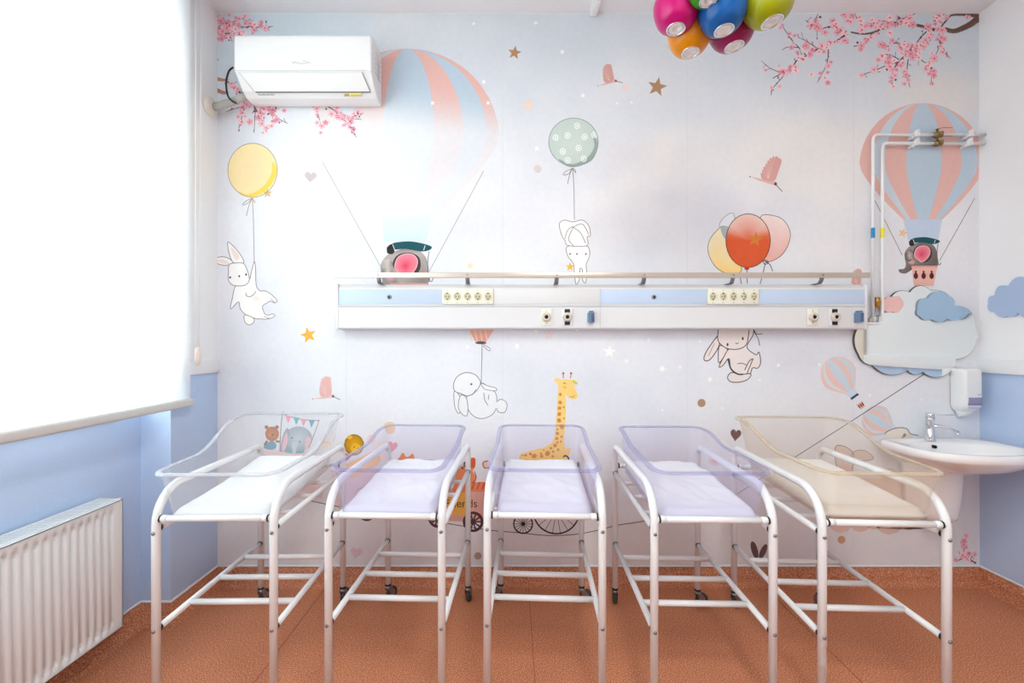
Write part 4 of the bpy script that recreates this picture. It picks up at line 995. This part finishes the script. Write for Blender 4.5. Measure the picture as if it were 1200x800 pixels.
# ------------------------------------------------------------------ soap dispenser
sd = empty('soap_dispenser', (2.722, WALL, 1.02)); tag(sd, 'white liquid soap dispenser on the wall in the right corner above the washbasin', 'soap dispenser')
sx0, sx1 = 2.665, 2.776
def rrect(x0, x1, y0, y1, r, z, n=5):
    out = []
    for cx, cy, a0 in ((x1 - r, y0 + r, -PI / 2), (x1 - r, y1 - .004, 0), (x0 + r, y1 - .004, PI / 2), (x0 + r, y0 + r, PI)):
        rr = r if cy < (y0 + y1) / 2 else .004
        cxx = cx if cy < (y0 + y1) / 2 else (x1 - .004 if cx > (x0 + x1) / 2 else x0 + .004)
        for k in range(n + 1): a = a0 + PI / 2 * k / n; out.append((cxx + rr * math.cos(a), cy + rr * math.sin(a), z))
    return out
f = MB(); rs = []
for z, ins, dep in ((1.318, .012, .020), (1.314, .004, .008), (1.304, .0, .002), (1.26, 0, 0), (1.13, 0, 0), (1.10, 0, .002), (1.085, .003, .008), (1.07, .012, .022), (1.062, .02, .032)):
    rs.append(rrect(sx0 + ins, sx1 - ins, 2.605 + dep, YW, .020, z))
f.rings(rs); setpar(f.build('cover', M['plastic']), sd)
f = MB(); f.rings([rrect(sx0 + .022, sx1 - .022, 2.635, YW - .01, .02, 1.075), rrect(sx0 + .024, sx1 - .024, 2.64, YW - .01, .02, 1.045), rrect(sx0 + .03, sx1 - .03, 2.65, YW - .015, .02, 1.026)]); setpar(f.build('nozzle', M['plastic']), sd)
f = MB(); f.rings([rrect(sx0 + .010, sx1 + .0008, 2.6035, YW - .02, .018, 1.150), rrect(sx0 + .010, sx1 + .0008, 2.6035, YW - .02, .018, 1.105)]); setpar(f.build('level_window', M['lilac_window']), sd)
f = MB(); f.rings([rrect(sx0 + .012, sx1 + .0008, 2.6035, YW - .02, .018, 1.1045), rrect(sx0 + .016, sx1 - .004, 2.611, YW - .02, .018, 1.085)]); setpar(f.build('push_bar', M['lilac_pale']), sd)
f = MB()
for k in range(3): f.box((sx1 - .035 + k * .006, 2.6042, 1.164), (sx1 - .031 + k * .006, 2.606, 1.170), .0008)
setpar(f.build('raised_logo', M['grey_print']), sd)

# ------------------------------------------------------------------ washbasin and tap
SX, SY = 2.49, 2.455
wb = empty('washbasin', (SX, WALL, 0.45)); tag(wb, 'white ceramic washbasin with half pedestal in the right corner', 'washbasin')
def sring(sa, sb, z, dy=0.0, n=72, back=True, p=2.5):
    out = []
    for k in range(n):
        a = 2 * PI * k / n; c, s = math.cos(a), math.sin(a)
        e = 2 / (5.0 if (s > 0 and back) else p)
        x = SX + sa * math.copysign(abs(c) ** (2 / (4.0 if s > 0 and back else 2.3)), c); y = SY + dy + sb * math.copysign(abs(s) ** e, s)
        out.append((x, min(y, 2.694), z))
    return out
f = MB()
RX, RY = .325, .236
prof = [(.10, .10, .745, .10), (.17, .15, .765, .06), (.25, .20, .80, .03), (.295, .222, .835, .01), (.312, .231, .850, .004), (.318, .233, .855, .002),
        (RX, RY, .862, 0), (RX, RY, .885, 0), (RX - .006, RY - .006, .896, 0), (RX - .018, RY - .018, .900, 0), (RX - .036, RY - .034, .899, 0)]
rs = [sring(a, b, z, dy) for a, b, z, dy in prof]
inner = [(.272, .155, .893, -.030), (.262, .148, .880, -.030), (.245, .138, .85, -.028), (.21, .118, .81, -.024), (.15, .085, .785, -.02), (.07, .04, .777, -.02), (.022, .018, .776, -.02)]
rs += [sring(a, b, z, dy, back=False) for a, b, z, dy in inner]
f.rings(rs); setpar(f.build('basin', M['ceramic']), wb)
f = MB(); f.lathe([(.0003, .0), (.020, .001), (.022, -.002)], (SX, SY - .02, .779), 20); setpar(f.build('drain', M['chrome']), wb)
f = MB(); f.lathe([(.0003, -.004), (.0095, -.003), (.010, .012)], (W(1098, 524, 2.545).x, 2.5555, W(1098, 524, 2.545).z), 16, 'Y'); setpar(f.build('overflow_hole', M['dark']), wb)
f = MB(); rs = []
for z, a, d in ((.80, .150, .20), (.74, .135, .20), (.66, .124, .20), (.56, .115, .195), (.48, .108, .185), (.455, .102, .175), (.440, .088, .155), (.434, .06, .12)):
    ring = []
    for k in range(33):
        t = PI + PI * k / 32; ring.append((SX + .0 + a * math.copysign(abs(math.cos(t)) ** .75, math.cos(t)), WALL - .006 + d * -abs(math.sin(t)) ** .75, z))
    rs.append(ring)
f.rings(rs); setpar(f.build('half_pedestal', M['ceramic']), wb)
tp = empty('mixer_tap', (W(1088, 514, 2.62).x, 2.62, .899)); tag(tp, 'chrome single lever mixer tap standing on the washbasin', 'tap')
tx = tp.location.x; ty = 2.61
f = MB(); f.lathe([(.027, .899), (.027, .905), (.021, .908), (.021, 1.02), (.0225, 1.022), (.0225, 1.030), (.019, 1.031)], (tx, ty, 0), 28); bd = setpar(f.build('tap_body', M['chrome']), tp)
f = MB(); f.tube([(tx, ty, .985), (tx + .04, ty - .015, .983), (tx + .085, ty - .035, .970), (tx + .115, ty - .050, .955)], [.016, .015, .013, .012], 16, flat=.75); f.lathe([(.010, -.012), (.012, -.010), (.012, .006)], (tx + .113, ty - .049, .948), 14); setpar(f.build('spout', M['chrome']), tp)
f = MB(); f.lathe([(.0215, 1.031), (.022, 1.05), (.020, 1.058), (.0003, 1.060)], (tx, ty, 0), 28); f.tube([(tx, ty, 1.050), (tx + .05, ty - .018, 1.050), (tx + .112, ty - .03, 1.052)], [.008, .0055, .004], 10, flat=.6); setpar(f.build('lever', M['chrome']), tp)

# ------------------------------------------------------------------ balloon chandelier
ch = empty('balloon_chandelier', (0.85, 1.72, 3.2)); tag(ch, 'ceiling lamp of colourful glossy balloon shaped spotlights', 'ceiling lamp')
CX, CY = 0.85, 1.78
f = MB(); f.lathe([(.0005, CEIL - .055), (.05, CEIL - .05), (.10, CEIL - .02), (.105, CEIL - .001), (.0005, CEIL - .0005)], (CX, CY, 0), 32); setpar(f.build('ceiling_rose', M['plastic']), ch)
balls = [('magenta', 794.5, 7, 1.66, 26, 30, 792, 34.5), ('orange', 809, 43, 1.74, 24.5, 27, 809, 62), ('blue', 848, 15, 1.62, 27, 29, 848.5, 36),
         ('purple', 860, 36, 1.74, 26, 27, 860.5, 55), ('olive', 903, 4, 1.60, 28.5, 31, 905, 26), ('green', 829, -16, 1.56, 25, 28, 830, 1.5), ('red', 884, -18, 1.58, 26, 28, 889, -3)]
for nm, px, py, D, rx, ry, sx_, sy_ in balls:
    R = rx * D / F
    # shades hang almost straight down, the lamp face looks at the floor
    ax = Vector(({'magenta': -.06, 'orange': .0, 'blue': .05, 'purple': .10, 'olive': .16, 'green': .0, 'red': .1}[nm], -.08, -1)).normalized()
    c0 = W(sx_, sy_, D) - ax * R * 1.05
    q = Vector((0, 0, -1)).rotation_difference(ax).to_matrix()
    prof = [(.0005, R * 1.32), (.012, R * 1.31), (.016, R * 1.22), (R * .40, R * 1.10), (R * .68, R * .86), (R * .90, R * .50), (R, R * .10), (R * .99, -R * .20), (R * .88, -R * .58), (R * .70, -R * .86), (R * .46, -R * 1.03), (R * .43, -R * 1.05)]
    pf = []
    for i in range(len(prof) - 1):
        for t in range(3): pf.append((prof[i][0] + (prof[i + 1][0] - prof[i][0]) * t / 3, prof[i][1] + (prof[i + 1][1] - prof[i][1]) * t / 3))
    pf = [(p.x, p.y) for p in cr([(a, b, 0) for a, b in prof], 4)]
    f = MB(); f.lathe(pf + [(R * .40, -R * 1.03), (R * .39, -R * .98)], tuple(c0), 36, 'Z', q)
    sh = setpar(f.build('lamp_shade', M[nm]), ch); sh['label'] = nm + ' balloon shaped shade'
    f = MB(); f.lathe([(R * .405, -R * .98), (R * .42, -R * 1.06), (R * .375, -R * 1.08), (R * .345, -R * 1.055), (R * .335, -R * 1.0)], tuple(c0), 28, 'Z', q); child(f.build('lamp_ring', M['chrome']), sh)
    f = MB(); f.lathe([(R * .35, -R * 1.02), (R * .33, -R * 1.045), (R * .25, -R * 1.055), (R * .11, -R * 1.06), (R * .10, -R * 1.03), (R * .05, -R * 1.04), (.0004, -R * 1.05)], tuple(c0), 24, 'Z', q); child(f.build('bulb', M['lamp_glass']), sh)
    top = c0 + q @ Vector((0, 0, R * 1.3))
    f = MB(); f.tube(cr([top, top + (q @ Vector((0, 0, .05))), Vector((CX + (top.x - CX) * .35, CY, (top.z + CEIL) / 2 + .1)), Vector((CX + (top.x - CX) * .2, CY, CEIL - .05))], 6), .0022, 6); setpar(f.build('cord', M['cord']), ch)

# ------------------------------------------------------------------ bassinets
HW = .2285   # half frame width between leg centres
YF, YR = -.375, .375
def hring(hw, yf, yr, r, zf, n=8, side=10):
    """rounded rectangle ring, many points so the lip can follow its profile"""
    c = [(hw - r, yr - r, 0), (-hw + r, yr - r, PI / 2), (-hw + r, yf + r, PI), (hw - r, yf + r, 3 * PI / 2)]
    pts = []
    for i, (cx, cy, a0) in enumerate(c):
        for k in range(n + 1):
            a = a0 + PI / 2 * k / n; pts.append(Vector((cx + r * math.cos(a), cy + r * math.sin(a), 0)))
        nx = c[(i + 1) % 4]; a1 = nx[2] if i < 3 else 0
        q = Vector((nx[0] + r * math.cos(a0 + PI / 2), nx[1] + r * math.sin(a0 + PI / 2), 0)); p = pts[-1].copy()
        for k in range(1, side): pts.append(p.lerp(q, k / side))
    for p in pts: p.z = zf(p)
    return pts
def make_bassinet(spec):
    root = empty('baby_bassinet', (0, 0, 0))
    E = M['enamel']
    R0, R1 = .0158, .0128
    for s in (-1, 1):
        x = s * HW; P = [Vector((x, YF, .095)), Vector((x, YF, .70))]
        rb = .135; zt = .895
        for k in range(0, 9):
            a = PI / 2 * k / 8; P.append(Vector((x, YF + rb - rb * math.cos(a), zt - rb + rb * math.sin(a))))
        rr = .05
        for k in range(0, 9):
            a = PI / 2 * k / 8; P.append(Vector((x, YR - rr + rr * math.sin(a), zt - rr + rr * math.cos(a))))
        P.append(Vector((x, YR, .095)))
        f = MB(); f.tube(P, R0, 16); f.build('side_tube', E, root)
        f = MB(); f.tube([(x, YF + .012, .745), (x, YR - .012, .745)], R1, 12); f.build('tub_rail', E, root)
        f = MB(); f.tube([(x, YF + .012, .35), (x, YR - .012, .35)], R1, 12); f.build('lower_rail', E, root)
        f = MB()
        for yy_, d in ((YF, 1), (YR, -1)):
            for z in (.35, .745): f.lathe([(.0150, 0), (.0150, .008 * 1)], (x, yy_ + d * .014 - (.004 if d > 0 else .004), z), 12, 'Y')
            f.lathe([(.0145, 0), (.0145, .007)], (x - s * .0195 - (.0035), yy_, .785), 12, 'X')
        f.build('joint_cap', M['black'], root)
        for z in (.35, .732):
            f = MB(); f.lathe([(.0003, -.0195), (.005, -.019), (.0075, -.0165), (.0075, -.012)], (x, YF, z), 14, 'Y'); f.build('bolt', M['steel'], root)
    for yy_ in (YF, YR):
        f = MB(); f.tube([(-HW + .012, yy_, .785), (HW - .012, yy_, .785)], R1, 12)
        for s in (-1, 1): f.tube([(s * (HW - .045), yy_, .785), (s * (HW - .018), yy_, .785)], R1 + .0012, 12)
        f.build('cross_bar', E, root)
    for yy_ in (-.19, .01, .21):
        f = MB(); f.tube([(-HW + .008, yy_, .35), (HW - .008, yy_, .35)], R1, 12); f.build('lower_rung', E, root)
    for yy_ in (-.20, 0.0, .20):
        f = MB(); f.tube([(-HW + .008, yy_, .741), (HW - .008, yy_, .741)], .0105, 12); f.build('tub_support', E, root)
    for i, (s, yy_) in enumerate(((-1, YF), (1, YF), (-1, YR), (1, YR))):
        cx = s * HW; a = spec['cast'][i]; ca, sa = math.cos(a), math.sin(a)
        off = .026; wx, wy = cx + sa * off, yy_ + ca * off
        f = MB(); f.use(M['black']).lathe([(.017, .103), (.017, .092), (.012, .090)], (cx, yy_, 0), 16)
        f.use(M['steel']).lathe([(.009, .092), (.016, .090), (.018, .080), (.014, .074)], (cx, yy_, 0), 16)
        side = Vector((ca, -sa, 0)); fw = Vector((sa, ca, 0))
        for t in (-1, 1):
            o0 = Vector((cx, yy_, 0)) + side * t * .0145
            q = [(-.012, .078), (.014, .080), (.040, .052), (.036, .030), (.018, .030), (.002, .048)]
            A_ = [f.bm.verts.new(o0 + fw * u + Vector((0, 0, z)) + side * t * -.0012) for u, z in q]; B_ = [f.bm.verts.new(o0 + fw * u + Vector((0, 0, z)) + side * t * .0012) for u, z in q]
            f.face(A_); f.face(list(reversed(B_)))
            for k in range(6): f.face([A_[k], A_[(k + 1) % 6], B_[(k + 1) % 6], B_[k]])
        co = f.build('caster', None, root)
        rot = Matrix.Rotation(-a, 3, 'Z')
        f = MB(); f.use(M['rubber']).lathe([(.020, -.0115), (.033, -.0115), (.0372, -.006), (.038, 0), (.0372, .006), (.033, .0115), (.020, .0115)], (wx, wy, .038), 28, 'X', rot)
        f.use(M['steel']).lathe([(.0005, -.0135), (.006, -.0135), (.008, -.009), (.021, -.010), (.021, .010), (.008, .009), (.006, .0135), (.0005, .0135)], (wx, wy, .038), 20, 'X', rot)
        child(f.build('wheel'), co)
    # clear tub
    zf, zr_, fw, rw, yr, yf = spec['zf'], spec['zr'], spec['fw'], spec['rw'], spec['yr'], spec.get('yf', -.385)
    a0, a1 = spec.get('s', (.42, .80))
    def prof(t): return zf + (zr_ - zf) * (ss(a0, a1, t) * .9 + .1 * t)
    nseg = 11; rings = []
    for j in range(nseg + 1):
        h = j / nseg
        def mk(p, h=h): return 0
        hb, yfb, yrb = .198, -.350, min(yr, .33) - .02
        base = hring(.5, -.5, .5, .10, lambda p: 0)
        ring = []
        for p in base:
            t = p.y + .5
            top = Vector((p.x * 2 * (fw + (rw - fw) * t) / 1, yf + (yr - yf) * t, prof(t)))
            bot = Vector((p.x * 2 * hb, yfb + (yrb - yfb) * t, .762 + spec['lift'] + spec['tilt'] * t * .5))
            k = h ** .92
            v = bot.lerp(top, k)
            if h < .12: v.z = bot.z + (v.z - bot.z) * .9
            ring.append(v)
        rings.append(ring)
    # floor of the tub
    cen = [[v * 1 for v in rings[0]]]
    inner = []
    for v in rings[0]:
        c = Vector((0, (rings[0][0].y + min(q.y for q in rings[0])) / 2, v.z)); inner.append(v.lerp(Vector((0, -.02, v.z)), .04) - Vector((0, 0, .0)))
    f = MB(); f.rings([inner] + rings, True, False)
    vb = [f.bm.verts.new(v) for v in inner]; f.face(vb, False)
    bmesh.ops.remove_doubles(f.bm, verts=f.bm.verts, dist=.00005)
    tub = f.build('tub', spec['tub'], root)
    so = tub.modifiers.new('thickness', 'SOLIDIFY'); so.thickness = .0035; so.offset = 0
    lip = rings[-1]; n = len(lip); f = MB()
    rs = []
    for i in range(n):
        p = lip[i]; d = (lip[(i + 1) % n] - lip[i - 1]).normalized(); out = Vector((d.y, -d.x, 0))
        if out.dot(Vector((p.x, p.y, 0))) < 0: out = -out
        out.normalize(); up = Vector((0, 0, 1))
        w_ = .017
        rs.append([p + out * u + up * v for u, v in ((-.004, .001), (-.002, .005), (.004, .0062), (w_ - .004, .005), (w_, .001), (w_ + .001, -.006), (w_ - .002, -.006), (w_ - .004, -.001), (.002, .0), (-.002, -.003))])
    V = [[f.bm.verts.new(q) for q in r] for r in rs]
    for i in range(n):
        a, b = V[i], V[(i + 1) % n]
        for k in range(10): f.face([a[k], a[(k + 1) % 10], b[(k + 1) % 10], b[k]], True)
    child(f.build('rim', spec['lip']), tub)
    # mattress
    f = MB(); t = bmesh.new(); bmesh.ops.create_grid(t, x_segments=26, y_segments=44, size=.5)
    L0, L1 = spec.get('mat', (-.340, .285)); mw = .19; rs = random.Random(spec['seed'])
    top, bot = {}, {}
    th = spec.get('th', .034)
    def zbase(tt): return .768 + spec['lift'] + spec['tilt'] * (tt ** spec.get('pow', 1.0))
    nx, ny_ = 24, 40; G = []
    for layer in (1, 0):
        g = []
        for j in range(ny_ + 1):
            row = []
            for i in range(nx + 1):
                u, v = i / nx * 2 - 1, j / ny_ * 2 - 1
                # squircle edges
                eu, ev = 1 - abs(u), 1 - abs(v)
                x = u * mw * (1 - .02 * (abs(v) ** 6)); y = (L0 + L1) / 2 + v * (L1 - L0) / 2 * (1 - .015 * abs(u) ** 6)
                tt = (v + 1) / 2; z0 = zbase(tt)
                edge = min(1, eu / .07 + .0) ** .5 * min(1, ev / .045) ** .5 if layer else 1
                if layer:
                    z = z0 + th * (.45 + .55 * edge)
                    z += spec['wr'] * (noise.noise(Vector((x * 9 + spec['seed'], y * 7, 0))) * .006 + noise.noise(Vector((x * 26 + y * 16, y * 10 - x * 8, spec['seed']))) * .004 * edge) * (.3 + .7 * edge)
                else: z = z0
                row.append(Vector((x, y, z)))
            g.append(row)
        G.append(g)
    t.free()
    Vt = [[f.bm.verts.new(p) for p in r] for r in G[0]]; Vb = [[f.bm.verts.new(p) for p in r] for r in G[1]]
    for j in range(ny_):
        for i in range(nx):
            f.face([Vt[j][i], Vt[j][i + 1], Vt[j + 1][i + 1], Vt[j + 1][i]], True); f.face([Vb[j][i], Vb[j + 1][i], Vb[j + 1][i + 1], Vb[j][i + 1]], True)
    bt = [Vt[0][i] for i in range(nx + 1)] + [Vt[j][nx] for j in range(1, ny_ + 1)] + [Vt[ny_][i] for i in range(nx - 1, -1, -1)] + [Vt[j][0] for j in range(ny_ - 1, 0, -1)]
    bb = [Vb[0][i] for i in range(nx + 1)] + [Vb[j][nx] for j in range(1, ny_ + 1)] + [Vb[ny_][i] for i in range(nx - 1, -1, -1)] + [Vb[j][0] for j in range(ny_ - 1, 0, -1)]
    mid = []
    for a, b in zip(bt, bb):
        m_ = (a.co + b.co) / 2; o_ = Vector((m_.x, m_.y - (L0 + L1) / 2, 0)); o_.x *= 1; 
        dx = .005 if abs(abs(m_.x) - mw) < .012 else 0; dy = .005 if min(abs(m_.y - L0), abs(m_.y - L1)) < .012 else 0
        mid.append(f.bm.verts.new((m_.x + math.copysign(dx, m_.x), m_.y + math.copysign(dy, o_.y), m_.z)))
    N = len(bt)
    for i in range(N):
        j = (i + 1) % N; f.face([bt[i], bt[j], mid[j], mid[i]], True); f.face([mid[i], mid[j], bb[j], bb[i]], True)
    f.build('mattress', spec['sheet'], root)
    return root

LIL = dict(zf=.972, zr=1.012, fw=.218, rw=.214, yr=.325, s=(.55, .85), tub=M['clear_lilac'], lip=M['rim_lilac'], sheet=M['sheet_lilac'], tilt=.030, wr=1.7, th=.034, lift=.008)
CLR = dict(zf=.962, zr=1.085, fw=.232, rw=.262, yr=.300, s=(.40, .86), tub=M['clear_white'], lip=M['rim_white'], sheet=M['sheet_white'], tilt=.060, wr=.35, th=.030, pow=1.6, lift=.010)
CRM = dict(zf=.980, zr=1.075, fw=.216, rw=.262, yr=.300, s=(.40, .88), tub=M['clear_cream'], lip=M['rim_cream'], sheet=M['sheet_cream'], tilt=.035, wr=.25, th=.036, lift=.024)
def mix(d, **k): e = dict(d); e.update(k); return e
beds = [ # front centre px, front depth, rear centre px
    (252, 1.742, 354, mix(CLR, seed=1, cast=[.3, 2.9, .2, .15]), 'leftmost baby bassinet, clear high backed tub with white mattress', ),
    (451, 1.765, 501.5, mix(LIL, seed=2, cast=[.6, 2.6, .5, .1]), 'lilac tinted baby bassinet, second from the left, in front of the orange fox'),
    (638, 1.765, 634, mix(LIL, seed=3, cast=[.2, 2.8, -1.2, 1.2]), 'middle baby bassinet with lilac tinted tub in front of the giraffe'),
    (836, 1.726, 769, mix(LIL, seed=4, cast=[1.0, 2.4, .15, 1.3]), 'lilac tinted baby bassinet, second from the right, beside the cream one'),
    (1036, 1.692, 910, mix(CRM, seed=5, cast=[.4, 2.8, 1.0, .3]), 'rightmost baby bassinet, yellowed cream tub in front of the washbasin')]
for px, D, pr, spec, lab in beds:
    f0 = Vector(((px - 600) * D / F, D)); D2 = D + .75; r0 = Vector(((pr - 600) * D2 / F, D2)); d = (r0 - f0); rz = -math.atan2(d.x, d.y)
    c0 = (f0 + r0) / 2
    b_ = make_bassinet(spec); b_.location = (c0.x, c0.y, 0); b_.rotation_euler = (0, 0, rz)
    tag(b_, lab, 'baby bassinet', 'baby bassinets in a row')

# ------------------------------------------------------------------ light: daylight through the window, added ceiling fill lamps out of view
def area(name, loc, rot, sx, sy, power, col=(1, 1, 1)):
    l = bpy.data.lights.new(name, 'AREA'); l.shape = 'RECTANGLE'; l.size = sx; l.size_y = sy; l.energy = power; l.color = col
    o = bpy.data.objects.new(name, l); C.objects.link(o); o.location = loc; o.rotation_euler = rot; return o
area('daylight', (-2.5, 0.7, 2.45), (0, math.radians(-82), 0), 2.6, 3.4, 290, (.885, 1.0, .975))
# unseen fill panels added on the ceiling (housings and the light they give)
for k, (lx_, ly_) in enumerate(((0.5, 0.35), (0.5, -1.2))):
    f = MB(); f.box((lx_ - .32, ly_ - .32, CEIL - .05), (lx_ + .32, ly_ + .32, CEIL - .001), .006)
    o = f.build('added_fill_panel', M['plastic']); tag(o, 'unseen square white panel added on the ceiling for fill, ' + ('nearer the mural' if k == 0 else 'farther from the mural'), 'added fill light')
    area('lamp', (lx_, ly_, CEIL - .056), (0, 0, 0), .58, .58, 36, (.93, 1.0, .955))  # added fill light, brightens the room from out of view
wd = bpy.data.worlds.new('sky'); bpy.context.scene.world = wd; wd.use_nodes = True
bgn = wd.node_tree.nodes['Background']; bgn.inputs['Color'].default_value = (.82, .90, 1, 1); bgn.inputs['Strength'].default_value = 1.5

# ------------------------------------------------------------------ camera and view
cam = bpy.data.cameras.new('camera'); cam.sensor_width = 36; cam.lens = 36 * F / 1200; cam.clip_start = .02
co = bpy.data.objects.new('camera', cam); C.objects.link(co); co.location = (0, 0, EYE); co.rotation_euler = (PI / 2, 0, 0)
sc = bpy.context.scene; sc.camera = co
sc.view_settings.view_transform = 'Standard'; sc.view_settings.look = 'None'; sc.view_settings.gamma = 1.0; sc.view_settings.use_curve_mapping = False
sc.view_settings.exposure = 0.0
sc.cycles.use_denoising = True
sc.cycles.max_bounces = 10; sc.cycles.diffuse_bounces = 6; sc.cycles.glossy_bounces = 4; sc.cycles.transparent_max_bounces = 24
sc.cycles.sample_clamp_indirect = 6
